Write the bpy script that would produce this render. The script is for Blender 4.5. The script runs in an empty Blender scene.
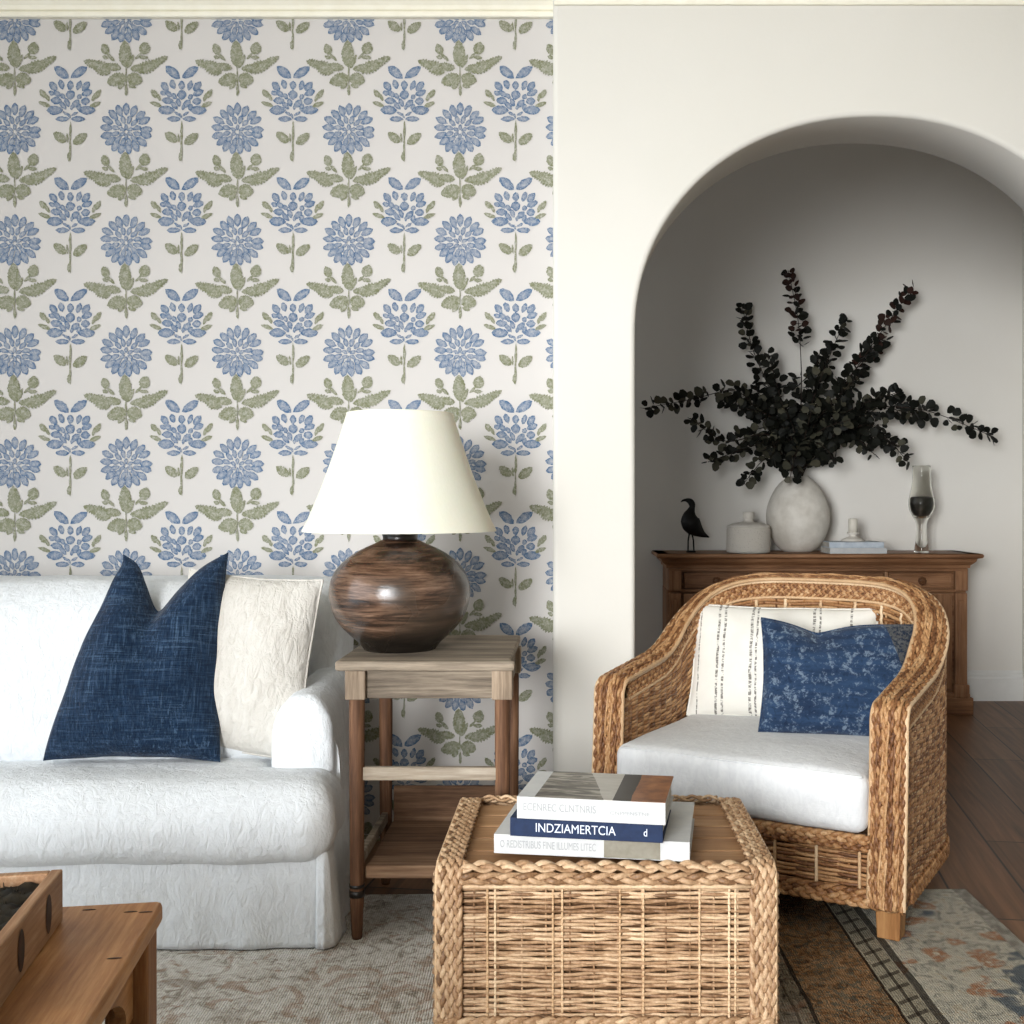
import bpy, math, random
import numpy as np
from mathutils import Vector, noise as mnoise
random.seed(7); rng = np.random.default_rng(7)
SC = bpy.context.scene
COL = SC.collection
PI = math.pi
F = 1100.0; CX = 575.0; CY = 500.0; EYE = 1.13      # focal length in pixels, principal point, eye height

def P(px, py, z):
    return ((px - CX) * z / F, z, EYE - (py - CY) * z / F)

# ------------------------------------------------------------------ materials
def lin(h):
    h = h.lstrip('#'); c = [int(h[i:i+2], 16) / 255 for i in (0, 2, 4)]
    return tuple(x / 12.92 if x <= .04045 else ((x + .055) / 1.055) ** 2.4 for x in c) + (1,)

class NT:
    def __init__(s, name):
        s.m = bpy.data.materials.new(name); s.m.use_nodes = True
        s.n = s.m.node_tree.nodes; s.l = s.m.node_tree.links
        s.b = s.n['Principled BSDF']
    def N(s, t, **k):
        n = s.n.new(t)
        for a, v in k.items():
            if a.startswith('i_'): n.inputs[a[2:].replace('_', ' ')].default_value = v
            else: setattr(n, a, v)
        return n
    def L(s, a, b): s.l.new(a, b)
    def coord(s, scale=(1, 1, 1), rot=(0, 0, 0), out='Object'):
        tc = s.N('ShaderNodeTexCoord'); mp = s.N('ShaderNodeMapping')
        mp.inputs['Scale'].default_value = scale; mp.inputs['Rotation'].default_value = rot
        s.L(tc.outputs[out], mp.inputs[0]); return mp.outputs[0]
    def noise(s, vec, scale, detail=4, rough=.55, dist=0):
        n = s.N('ShaderNodeTexNoise'); n.inputs['Scale'].default_value = scale
        n.inputs['Detail'].default_value = detail; n.inputs['Roughness'].default_value = rough
        n.inputs['Distortion'].default_value = dist
        s.L(vec, n.inputs['Vector']); return n.outputs['Fac']
    def ramp(s, fac, stops, interp='LINEAR'):
        r = s.N('ShaderNodeValToRGB'); e = r.color_ramp.elements; r.color_ramp.interpolation = interp
        while len(e) < len(stops): e.new(.5)
        for i, (p, c) in enumerate(stops):
            e[i].position = p; e[i].color = lin(c) if isinstance(c, str) else (c, c, c, 1)
        s.L(fac, r.inputs[0]); return r.outputs[0]
    def mix(s, fac, a, b, mode='MIX'):
        m = s.N('ShaderNodeMix', data_type='RGBA', blend_type=mode)
        for v, i in ((fac, 0), (a, 6), (b, 7)):
            if hasattr(v, 'links'): s.L(v, m.inputs[i])
            elif isinstance(v, str): m.inputs[i].default_value = lin(v)
            else: m.inputs[i].default_value = v
        return m.outputs[2]
    def math(s, op, a, b=0.0, c=0.0):
        m = s.N('ShaderNodeMath', operation=op)
        for i, v in enumerate((a, b, c)):
            if hasattr(v, 'links'): s.L(v, m.inputs[i])
            else: m.inputs[i].default_value = v
        return m.outputs[0]
    def bump(s, h, strength=.3, dist=.01, chain=None):
        b = s.N('ShaderNodeBump'); b.inputs['Strength'].default_value = strength; b.inputs['Distance'].default_value = dist
        s.L(h, b.inputs['Height'])
        if chain is not None: s.L(chain, b.inputs['Normal'])
        return b.outputs[0]
    def done(s, color=None, rough=.6, normal=None, spec=.3, metal=0, **k):
        if color is not None:
            if hasattr(color, 'links'): s.L(color, s.b.inputs['Base Color'])
            else: s.b.inputs['Base Color'].default_value = lin(color)
        if hasattr(rough, 'links'): s.L(rough, s.b.inputs['Roughness'])
        else: s.b.inputs['Roughness'].default_value = rough
        s.b.inputs['Specular IOR Level'].default_value = spec
        s.b.inputs['Metallic'].default_value = metal
        if normal is not None: s.L(normal, s.b.inputs['Normal'])
        for a, v in k.items(): s.b.inputs[a.replace('_', ' ')].default_value = v
        return s.m

def plain(name, c, rough=.6, c2=None, scale=8, spec=.3, bump=0, metal=0):
    t = NT(name); v = t.coord(); f = t.noise(v, scale, 5)
    col = t.mix(t.ramp(f, [(.35, 0), (.65, 1)]), c, c2 or c)
    nrm = t.bump(t.noise(v, scale * 6, 4), bump, .004) if bump else None
    return t.done(col, rough, nrm, spec, metal)

def linen(name, c, c2, threads=900, crinkle=.35, dark=None, slub=None):
    """woven cloth: crossed threads, soft crinkles, slight slubs"""
    t = NT(name)
    v = t.coord()
    a = t.noise(t.coord((1, 1, .06)), threads * .35, 3)
    b = t.noise(t.coord((.06, .06, 1)), threads * .35, 3)
    th = t.math('ADD', a, b)
    big = t.noise(v, 9, 4, .6, .6)
    mid = t.noise(t.coord((1, 1, .45)), 46, 4, .6, .8)
    col = t.mix(t.ramp(mid, [(.35, 0), (.7, 1)]), c, c2)
    if dark:
        s1 = t.ramp(t.noise(t.coord((1, 1, .05)), 150, 4, .7), [(.5, 0), (.68, 1)])
        s2 = t.ramp(t.noise(t.coord((.05, .05, 1)), 150, 4, .7), [(.52, 0), (.70, 1)])
        s = t.math('MULTIPLY', t.math('MAXIMUM', s1, s2), t.ramp(t.noise(v, 7, 3), [(.3, .25), (.65, 1)]))
        col = t.mix(s, col, slub)
        col = t.mix(t.ramp(t.math('MULTIPLY', th, .5), [(.40, 1), (.55, 0)]), col, dark)
    n1 = t.bump(big, crinkle, .02)
    n2 = t.bump(mid, min(1, crinkle*1.3), .009, n1)
    n3 = t.bump(th, .30, .0015, n2)
    return t.done(col, .92, n3, .1, Sheen_Weight=.15)

def wood(name, stops, grain=(1, 1, 14), axis='x', scale=6, rough=.6, bump=.25, knots=False, spec=.3):
    """grain stretched along an axis"""
    t = NT(name)
    sc = {'x': (.06, 1, 1), 'y': (1, .06, 1), 'z': (1, 1, .06)}[axis]
    v = t.coord(sc)
    d = t.noise(v, scale * 1.2, 3, .5, .6)
    fine = t.noise(v, scale * 12, 5, .65)
    f = t.math('ADD', t.math('MULTIPLY', d, .55), t.math('MULTIPLY', fine, .45))
    f = t.math('ADD', t.math('MULTIPLY', f, 2.0), -.5)
    col = t.ramp(f, stops)
    blot = t.ramp(t.noise(t.coord(), 5, 4), [(.3, .72), (.7, 1)])
    col = t.mix(1.0, col, blot, 'MULTIPLY')
    n = t.bump(fine, bump, .003)
    return t.done(col, rough, n, spec)

def wicker_mat(name, stops, rough=.5):
    t = NT(name)
    g = t.N('ShaderNodeNewGeometry')
    v = t.coord()
    n1 = t.noise(v, 14, 3); n2 = t.noise(v, 160, 4, .6)
    f = t.math('ADD', t.math('MULTIPLY', g.outputs['Random Per Island'], .35), t.math('MULTIPLY', n1, .35))
    f = t.math('ADD', f, t.math('MULTIPLY', n2, .42))
    col = t.ramp(f, stops)
    return t.done(col, rough, t.bump(n2, .3, .002), .35)

# ------------------------------------------------------------------ mesh builder
class MB:
    def __init__(s): s.v = []; s.f = []; s.m = []; s.n = 0; s.smooth = []; s.ink = []
    def add(s, v, f, mi=0, smooth=True, ink=None):
        v = np.asarray(v, float).reshape(-1, 3)
        s.v.append(v); s.f.extend([tuple(int(i) + s.n for i in q) for q in f])
        s.m.extend([mi] * len(f)); s.smooth.extend([smooth] * len(f))
        s.ink.append(np.full(len(v), 1.0) if ink is None else np.asarray(ink, float))
        s.n += len(v); return s
    def box(s, c, size, mi=0, rz=0, bevel=0):
        cx, cy, cz = c; a, b, h = [x / 2 for x in size]
        if bevel > 0:
            v, f = rbox((a, b, h), min(bevel, a, b, h) , 2)
            v = rotz(v, rz) + np.array(c); s.add(v, f, mi, False); return s
        v = np.array([(x, y, z) for z in (-h, h) for y in (-b, b) for x in (-a, a)])
        v = rotz(v, rz) + np.array(c)
        return s.add(v, [(0, 2, 3, 1), (4, 5, 7, 6), (0, 1, 5, 4), (2, 6, 7, 3), (0, 4, 6, 2), (1, 3, 7, 5)], mi, False)
    def lathe(s, prof, c=(0, 0, 0), n=40, mi=0, caps=True):
        prof = np.array(prof, float); k = len(prof)
        a = np.linspace(0, 2 * PI, n, endpoint=False)
        v = np.zeros((k, n, 3)); v[:, :, 0] = prof[:, :1] * np.cos(a); v[:, :, 1] = prof[:, :1] * np.sin(a); v[:, :, 2] = prof[:, 1:2]
        v = v.reshape(-1, 3) + np.array(c)
        f = [(i*n+j, i*n+(j+1) % n, (i+1)*n+(j+1) % n, (i+1)*n+j) for i in range(k-1) for j in range(n)]
        if caps: f += [tuple(range(n))[::-1], tuple((k-1)*n + j for j in range(n))]
        return s.add(v, f, mi)
    def tube(s, path, r=.01, sides=8, mi=0, nrm=None, r2=None, closed=False, caps=True):
        """tube along a path; nrm = reference normals -> elliptical section r (across) x r2 (along the normal)"""
        p = np.asarray(path, float); n = len(p)
        r = np.broadcast_to(np.asarray(r, float), (n,)); r2 = r if r2 is None else np.broadcast_to(np.asarray(r2, float), (n,))
        t = np.roll(p, -1, 0) - np.roll(p, 1, 0) if closed else np.gradient(p, axis=0)
        t /= np.linalg.norm(t, axis=1, keepdims=True) + 1e-12
        if nrm is None:
            nn = np.zeros_like(p); ref = np.array([0, 0, 1.]) if abs(t[0][2]) < .9 else np.array([1., 0, 0])
            cur = ref - t[0] * ref.dot(t[0])
            for i in range(n):
                cur = cur - t[i] * cur.dot(t[i]); cur /= np.linalg.norm(cur) + 1e-12; nn[i] = cur
        else:
            nn = np.broadcast_to(np.asarray(nrm, float), p.shape).copy()
            nn -= t * (nn * t).sum(1, keepdims=True); nn /= np.linalg.norm(nn, axis=1, keepdims=True) + 1e-12
        b = np.cross(t, nn)
        a = np.linspace(0, 2 * PI, sides, endpoint=False)
        v = p[:, None] + b[:, None] * (np.cos(a)[None, :, None] * r[:, None, None]) + nn[:, None] * (np.sin(a)[None, :, None] * r2[:, None, None])
        m = n if closed else n - 1
        f = [(i*sides+j, i*sides+(j+1) % sides, ((i+1) % n)*sides+(j+1) % sides, ((i+1) % n)*sides+j) for i in range(m) for j in range(sides)]
        if caps and not closed: f += [tuple(range(sides))[::-1], tuple((n-1)*sides + j for j in range(sides))]
        return s.add(v.reshape(-1, 3), f, mi)
    def grid(s, V, mi=0, smooth=True, flip=False):
        a, b = V.shape[:2]
        f = [(i*b+j, i*b+j+1, (i+1)*b+j+1, (i+1)*b+j) for i in range(a-1) for j in range(b-1)]
        if flip: f = [q[::-1] for q in f]
        return s.add(V.reshape(-1, 3), f, mi, smooth)
    def prism(s, poly, lo, hi, plane='xz', mi=0):
        """polygon (2-D) extruded between lo and hi along the missing axis"""
        def up(a, b, c): return {'xz': (a, c, b), 'yz': (c, a, b), 'xy': (a, b, c)}[plane]
        n = len(poly)
        v = [up(a, b, lo) for a, b in poly] + [up(a, b, hi) for a, b in poly]
        f = [tuple(range(n)), tuple(range(2*n-1, n-1, -1))] + [(i, i+n, (i+1) % n + n, (i+1) % n) for i in range(n)]
        return s.add(v, f, mi, False)
    def build(s, name, mats, parent=None, offset=None, recalc=False, auto=None, origin=None):
        v = np.concatenate(s.v)
        if offset is not None: v = v - np.array(offset)
        if origin is not None: v = v - np.array(origin)
        me = bpy.data.meshes.new(name); me.from_pydata(v.tolist(), [], s.f)
        for m in (mats if isinstance(mats, (list, tuple)) else [mats]): me.materials.append(m)
        me.polygons.foreach_set('material_index', s.m); me.polygons.foreach_set('use_smooth', s.smooth)
        ink = np.concatenate(s.ink)
        if (ink != 1.0).any():
            at = me.attributes.new('ink', 'FLOAT', 'POINT'); at.data.foreach_set('value', ink)
        me.update()
        if recalc:
            import bmesh
            bm = bmesh.new(); bm.from_mesh(me); bmesh.ops.recalc_face_normals(bm, faces=bm.faces); bm.to_mesh(me); bm.free()
        if auto: me.set_sharp_from_angle(angle=math.radians(auto))
        o = bpy.data.objects.new(name, me); COL.objects.link(o)
        if parent is not None: o.parent = parent
        if origin is not None: o.location = origin
        return o

def rotz(v, a):
    v = np.asarray(v, float).copy()
    if a:
        c, s_ = math.cos(a), math.sin(a); x = v[..., 0].copy(); y = v[..., 1].copy()
        v[..., 0] = x * c - y * s_; v[..., 1] = x * s_ + y * c
    return v
def rotx(v, a):
    v = np.asarray(v, float).copy(); c, s_ = math.cos(a), math.sin(a); y = v[..., 1].copy(); z = v[..., 2].copy()
    v[..., 1] = y * c - z * s_; v[..., 2] = y * s_ + z * c; return v
def roty(v, a):
    v = np.asarray(v, float).copy(); c, s_ = math.cos(a), math.sin(a); x = v[..., 0].copy(); z = v[..., 2].copy()
    v[..., 0] = x * c + z * s_; v[..., 2] = -x * s_ + z * c; return v

def rbox(h, r, k=4, flat=0):
    """rounded box: half sizes h, radius r, k segments in each rounding, flat = inner segments"""
    def ax(hh):
        a = [-hh + r * (1 - math.cos(PI/2 * i / k)) for i in range(k + 1)]
        b = [-x for x in a[::-1]]
        mid = list(np.linspace(a[-1], b[0], flat + 2)[1:-1]) if flat else []
        if abs(a[-1] - b[0]) < 1e-6: b = b[1:]
        return np.array(a + mid + b)
    X, Y, Z = ax(h[0]), ax(h[1]), ax(h[2])
    # positions on the cube skin
    idx = {}; V = []; Fs = []
    def vid(p):
        key = (round(p[0], 6), round(p[1], 6), round(p[2], 6))
        if key not in idx: idx[key] = len(V); V.append(p)
        return idx[key]
    def face(A, B, mk, flip):
        for i in range(len(A)-1):
            for j in range(len(B)-1):
                q = [vid(mk(A[i], B[j])), vid(mk(A[i+1], B[j])), vid(mk(A[i+1], B[j+1])), vid(mk(A[i], B[j+1]))]
                Fs.append(tuple(q[::-1] if flip else q))
    face(X, Y, lambda a, b: (a, b, h[2]), False); face(X, Y, lambda a, b: (a, b, -h[2]), True)
    face(X, Z, lambda a, b: (a, -h[1], b), False); face(X, Z, lambda a, b: (a, h[1], b), True)
    face(Y, Z, lambda a, b: (h[0], a, b), False); face(Y, Z, lambda a, b: (-h[0], a, b), True)
    V = np.array(V); inner = np.clip(V, -(np.array(h) - r), np.array(h) - r); d = V - inner
    L = np.linalg.norm(d, axis=1, keepdims=True); V = inner + d / np.maximum(L, 1e-9) * r
    return V, Fs

def wrinkle(v, amp, scale, seed=0, aniso=(1, 1, 1)):
    out = v.copy(); o = Vector((seed * 13.1, seed * 7.7, seed * 3.3))
    for i, p in enumerate(v):
        q = Vector((p[0]*aniso[0]*scale, p[1]*aniso[1]*scale, p[2]*aniso[2]*scale)) + o
        out[i] += np.array(mnoise.noise_vector(q)) * amp
    return out

def tag(o, label=None, cat=None, group=None, kind=None):
    if label: o['label'] = label
    if cat: o['category'] = cat
    if group: o['group'] = group
    if kind: o['kind'] = kind
    return o
def thing(name, loc, label, cat, rz=0, group=None):
    o = bpy.data.objects.new(name, None); COL.objects.link(o); o.location = loc; o.rotation_euler = (0, 0, rz)
    o.empty_display_size = .05
    return tag(o, label, cat, group)

# ------------------------------------------------------------------ palette
M = {}
def wallmat(name, c, c2):
    t = NT(name); v = t.coord(); f = t.noise(v, 1.5, 3)
    col = t.mix(t.ramp(f, [(.3, 0), (.7, 1)]), c, c2)
    return t.done(col, .85, t.bump(t.noise(v, 60, 5, .6), .08, .004, t.bump(t.noise(v, 5, 3), .10, .01)), .15)
M['plaster'] = wallmat('warm_white_plaster', '#DBD8D0', '#D7D4CB')
M['alcove'] = wallmat('alcove_plaster', '#E4E1DA', '#E0DCD4')
M['ceiling'] = wallmat('ceiling_paint', '#EFEBDD', '#EBE7D9')
M['trim'] = plain('cream_trim_paint', '#F3EFDF', .5, '#EFEAD8', 20, .3, .05)
M['base'] = plain('white_skirting_paint', '#E6E6E2', .5, '#E2E2DE', 20, .3)
def papermat(name, ink, ink2):
    t = NT(name); v = t.coord(out='Object')
    if ink is None:
        return t.done(t.mix(t.ramp(t.noise(v, 2, 2), [(.3, 0), (.7, 1)]), '#CDC9C5', '#C9C5C1'), .8, None, .15)
    at = t.N('ShaderNodeAttribute', attribute_name='ink')
    st = t.noise(t.coord((1, 1, 1)), 130, 4, .7, 1.0)
    f = t.math('MULTIPLY', at.outputs['Fac'], t.ramp(st, [(.34, .5), (.58, 1)]))
    return t.done(t.mix(f, '#CBC8C4', t.mix(t.noise(v, 9, 3), ink, ink2)), .8, None, .15)
M['paper'] = papermat('wallpaper_ground', None, None)
M['ink_blue'] = papermat('wallpaper_blue_ink', '#1D4B74', '#305F88')
M['ink_green'] = papermat('wallpaper_green_ink', '#6E7153', '#7B7E61')
M['sofa'] = linen('white_linen_slipcover', '#E6E9EB', '#DCDFE1', crinkle=.5)
M['sofa_side'] = M['sofa']
M['pillow_white'] = linen('ivory_linen', '#D2CEC6', '#C7C2B9', crinkle=.7)
M['navy'] = linen('navy_slub_linen', '#1B2F47', '#15263B', crinkle=.4, dark='#101E30', slub='#4A6179')
M['seat_white'] = linen('white_cushion_cloth', '#DFE0E0', '#D3D4D5', crinkle=.3)
WK = [(.28, '#553C26'), (.40, '#805F42'), (.52, '#A3805F'), (.66, '#BE9E7C'), (.82, '#D9BD9A')]
M['wicker'] = wicker_mat('honey_wicker', WK)
M['wicker_chair'] = wicker_mat('amber_rattan', [(.28, '#452A17'), (.42, '#724A2C'), (.56, '#976B44'), (.70, '#B2885D'), (.84, '#D0AC84')])
M['wicker_light'] = wicker_mat('pale_rattan_bead', [(.2, '#A5805A'), (.5, '#C8A680'), (.8, '#E0C8A6')])
M['wicker_dark'] = plain('dark_wicker_core', '#5A3F28', .8, '#6E4F34', 60)
M['plank'] = wood('honey_plank_wood', [(.2, '#8A6242'), (.5, '#B0855D'), (.8, '#C9A178')], axis='x', scale=7, rough=.55)
M['pine'] = wood('waxed_pine', [(.2, '#8A5830'), (.45, '#AC7848'), (.6, '#BE8C5B'), (.8, '#D0A373')], axis='y', scale=9, rough=.42)
M['pine_z'] = wood('waxed_pine_leg', [(.2, '#7A4C28'), (.5, '#9C6A3E'), (.8, '#B98758')], axis='z', scale=9, rough=.5)
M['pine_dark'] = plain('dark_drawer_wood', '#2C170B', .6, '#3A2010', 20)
M['knot'] = plain('dark_wood_knot', '#241206', .6, '#3A2010', 40)
M['grey_wood'] = wood('weathered_grey_oak', [(.15, '#433A31'), (.38, '#74685A'), (.6, '#9A8C7A'), (.85, '#BCB09F')], axis='x', scale=8, rough=.8, bump=.6)
M['grey_wood_y'] = wood('weathered_grey_oak_post', [(.15, '#4A3C30'), (.38, '#7F6E5C'), (.6, '#A08D78'), (.85, '#BFAF9B')], axis='z', scale=8, rough=.8, bump=.6)
M['leg_wood'] = wood('aged_brown_oak', [(.2, '#3A2415'), (.45, '#664630'), (.65, '#856248'), (.85, '#A98C70')], axis='z', scale=8, rough=.7, bump=.5)
M['shelf_wood'] = wood('aged_shelf_oak', [(.2, '#402A1A'), (.45, '#6B4E38'), (.7, '#8E6F55'), (.9, '#A58A6E')], axis='x', scale=7, rough=.75, bump=.5)
M['oak'] = wood('antique_walnut_brown', [(.2, '#643F28'), (.45, '#8A6142'), (.65, '#A47856'), (.85, '#B88E6C')], axis='x', scale=6, rough=.5)
M['oak_z'] = wood('antique_walnut_upright', [(.2, '#643F28'), (.45, '#8A6142'), (.65, '#A47856'), (.85, '#B88E6C')], axis='z', scale=6, rough=.5)
M['knob'] = plain('carved_knob_wood', '#5A3820', .45, '#704A2C', 40)
M['chair_leg'] = wood('chair_foot_wood', [(.25, '#7A4F2A'), (.5, '#9A6B3E'), (.8, '#B98A58')], axis='z', scale=8, rough=.5)
M['shade'] = NT('cream_fabric_shade')
t = M['shade']; tv = t.coord(); tn = t.noise(t.coord((1, 1, .05)), 240, 3)
t.L(t.mix(tn, '#EEE7D6', '#E6DFCD'), t.b.inputs['Base Color'])
M['shade'] = t.done(None, .9, t.bump(tn, .12, .002), .1, Transmission_Weight=0.0, Subsurface_Weight=.15, Subsurface_Scale=.05)
M['black_metal'] = plain('black_glaze', '#14100D', .3, '#1C1712', 20, .5)
t = NT('streaked_brown_glaze')
tv = t.coord((.35, .35, 3.2)); n1 = t.noise(tv, 9, 6, .7, 1.2); n2 = t.noise(t.coord((.5, .5, 9)), 16, 5, .7); n3 = t.noise(t.coord(), 5, 3)
f = t.math('ADD', t.math('MULTIPLY', n1, .6), t.math('MULTIPLY', n2, .4))
c = t.ramp(f, [(.36, '#15100C'), (.45, '#3A2A20'), (.52, '#5E4636'), (.61, '#7D6351'), (.72, '#A08A76')])
c = t.mix(t.ramp(n3, [(.45, 0), (.62, .7)]), c, '#3A332B')
sepz = t.N('ShaderNodeSeparateXYZ'); t.L(t.coord(), sepz.inputs[0])
lo = t.ramp(t.math('ADD', sepz.outputs[2], t.math('MULTIPLY', n1, .05)), [(.055, 1), (.10, 0)])
c = t.mix(lo, c, '#15100C')
M['pot'] = t.done(c, t.ramp(n3, [(.3, .16), (.7, .34)]), t.bump(f, .25, .004), .6)
M['stone'] = plain('chalky_white_ceramic', '#D8D3C9', .85, '#C6C0B5', 14, .2, .25)
M['black'] = plain('matte_black_iron', '#0A0908', .5, '#0D0C0B', 20)
M['leaf'] = plain('dried_dark_eucalyptus', '#0D0F0A', .6, '#1A1B14', 5, .2)
M['leaf2'] = plain('dusty_olive_eucalyptus', '#34342A', .65, '#504D3E', 5, .25)
M['leaf3'] = plain('russet_eucalyptus', '#351C14', .65, '#2A1D15', 6, .25)
M['stem'] = plain('dark_twig', '#1F1610', .8, '#2C2018', 30)
M['candle'] = plain('ivory_wax', '#D9D3C6', .6, '#D0CABC', 10, .3)
M['bookw'] = plain('white_paper_cover', '#C9C9C7', .6, '#BFC0C0', 30, .3)
M['bookblue'] = plain('pale_blue_grey_cover', '#AEB9C4', .55, '#C5CDD4', 30, .3)
M['pages'] = wood('book_page_edges', [(.3, '#BDB8AD'), (.7, '#DAD6CC')], axis='x', scale=40, rough=.9, bump=.4)
M['cover_navy'] = plain('navy_book_cloth', '#112241', .65, '#162A4B', 60, .3, .1)
M['cover_grey'] = plain('grey_book_cloth', '#5A5C5C', .7, '#6A6B6A', 40)
M['textw'] = plain('white_print', '#D5DCE6', .6)
M['textg'] = plain('grey_print', '#A2A4A5', .6)
M['glass'] = NT('smoky_glass').done('#F2F2EE', .03, None, .5, Transmission_Weight=1.0, IOR=1.2)
M['moss'] = plain('dark_dried_moss', '#15120C', .95, '#2A2316', 60)
M['dark_fill'] = plain('dark_pebbles', '#100E0C', .35, '#4A4641', 38, .5)
# ------------------------------------------------------------------ camera
cam = bpy.data.cameras.new('camera'); co = bpy.data.objects.new('camera', cam); COL.objects.link(co)
co.location = (0, 0, EYE); co.rotation_euler = (PI/2, 0, 0)
cam.sensor_width = 36; cam.sensor_fit = 'HORIZONTAL'; cam.lens = F / 1024 * 36
cam.shift_x = (512 - CX) / 1024; cam.shift_y = (CY - 512) / 1024
cam.clip_start = .05; SC.camera = co

# ------------------------------------------------------------------ the room
ZW, ZA, ZA2, ZB = 3.65, 3.55, 3.834, 6.2           # wallpaper wall, arch wall front/back, alcove wall
XE = -.071                                         # left end of the arch wall
XL, XR, YR, CEIL = -3.0, 3.0, -2.6, 2.84
struct = lambda o: tag(o, kind='structure')
# floor
def floormat():
    t = NT('brown_oak_planks')
    v = t.coord((1, 1, 1), (0, 0, math.radians(-82)))
    br = t.N('ShaderNodeTexBrick'); t.L(v, br.inputs['Vector'])
    for k, x in (('Scale', 1.0), ('Mortar Size', .0035), ('Brick Width', 1.9), ('Row Height', .21), ('Bias', 0)): br.inputs[k].default_value = x
    br.inputs['Color1'].default_value = (.15, .15, .15, 1); br.inputs['Color2'].default_value = (.95, .95, .95, 1)
    br.offset = .37
    vg = t.N('ShaderNodeMapping'); vg.inputs['Scale'].default_value = (.05, 1, 1); t.L(v, vg.inputs[0])
    g = t.noise(vg.outputs[0], 28, 6, .62, .8)
    f = t.math('ADD', t.math('MULTIPLY', g, .75), t.math('MULTIPLY', br.outputs['Color'], .22))
    c = t.ramp(f, [(.30, '#46301F'), (.5, '#6E4C32'), (.68, '#8A6344')])
    c = t.mix(br.outputs['Fac'], c, '#1E120A')
    return t.done(c, .42, t.bump(g, .12, .002), .35)
struct(MB().box((0, 2, -.05), (6.4, 9.6, .1)).build('floor', floormat()))
ACE = 3.4
struct(MB().box((0, (YR + ZA)/2 - .06, CEIL + .05), (6.4, ZA - YR + .2, .1)).build('ceiling', M['ceiling']))
struct(MB().box((.7, (ZA2 + ZB)/2, ACE + .05), (4.2, ZB - ZA2 + .2, .1)).build('ceiling_alcove', M['alcove']))

# wallpaper wall with its printed motifs
def petal(mb, cx, cy, ang, ln, wd, mi, tipp=.62, serr=0, core=.35):
    """cx, cy in motif pixels (y down), ang in degrees (0 right, 90 up): base end -> tip"""
    n = 9 if not serr else 17
    a = math.radians(ang); ca, sa = math.cos(a), -math.sin(a)
    t_ = np.linspace(0, 1, n)
    w = wd/2 * 1.02 * np.clip(np.sin(PI * t_ ** (1.5*tipp)), 0, 1) ** .62
    if serr: w = w * (1 - serr * (np.arange(n) % 2))
    x = (t_ - .5) * ln * 1.08
    pts = [(x[i], w[i]) for i in range(n)] + [(x[i], -w[i]) for i in range(n-2, 0, -1)]
    k = len(pts); V = []
    for sx in (1, .62, 0):
        for (px, py) in (pts if sx else [(0.02*ln, 0)]):
            jx, jy = (rng.normal(0, .22), rng.normal(0, .22)) if sx == 1 else (0, 0)
            qx, qy = px * sx + jx, py * sx + jy
            V.append((cx + qx*ca - qy*sa, cy + qx*sa + qy*ca))
    V = np.array(V)
    f = [(i, (i+1) % k, k + (i+1) % k, k + i) for i in range(k)] + [(k+i, k + (i+1) % k, 2*k) for i in range(k)]
    ink = [1]*k + [min(1, core + .35)]*k + [core + .12]
    return V, f, ink, mi
def motif_mum():
    L = []
    N = 17
    for i in range(N):
        a = 90 + 360*i/N + rng.normal(0, 2); r = 20 + rng.normal(0, .5)
        sq = .93 if math.sin(math.radians(a)) < 0 else 1.03
        L.append((r*math.cos(math.radians(a)), -r*sq*math.sin(math.radians(a)), a, 12.5, 7.2, 1, .75))
    N = 12
    for i in range(N):
        a = 105 + 360*i/N; r = 11.3
        L.append((r*math.cos(math.radians(a)), 1-r*math.sin(math.radians(a)), a, 8.5, 5, 1, .7))
    for i in range(6):
        a = 90 + 60*i; r = 4.6
        L.append((r*math.cos(math.radians(a)), 2-r*math.sin(math.radians(a)), a, 6, 3.8, 1, .7))
    g = 2
    y0 = 50.8                                 # leaf crown centre below the flower
    for (x, y, a, l, w, s) in ((-1, -15.5, 92, 25, 13, .12), (4.5, -8, 65, 14, 5, .1), (-21, -20, 110, 11, 8.5, .1), (-15.5, -12, 135, 10, 3.5, 0), (-21, -12, 160, 6, 4, 0),
                            (18.5, -21, 75, 12, 11.5, .1), (12.5, -13.5, 45, 9, 2.8, 0), (17.5, -11.8, 175, 9, 4, 0),
                            (-33, -5, 160, 19, 10, .34), (-25, -1.5, 150, 20, 15, .30), (-14, -2.5, 170, 17, 9, .2), (32, -7.5, 28, 21, 9, .34), (22, -2.5, 20, 24, 14, .30), (13, -1.5, 10, 17, 8, .2),
                            (-9.5, 10.5, 198, 19, 14, .16), (-5, 16, 235, 9, 6, .1), (8.5, 10, -15, 15, 14, .16), (6, 17, -20, 8, 4, 0), (0, 20.5, 90, 12, 3, 0), (-.2, 6, 90, 20, 1.4, 0)):
        L.append((x, y0 + y, a, l, w, g, .6, s, .72))
    return [e if e[5] == g else e[:3] + (e[3], e[4]*.97, e[5], e[6], 0, .42) for e in L]
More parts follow.
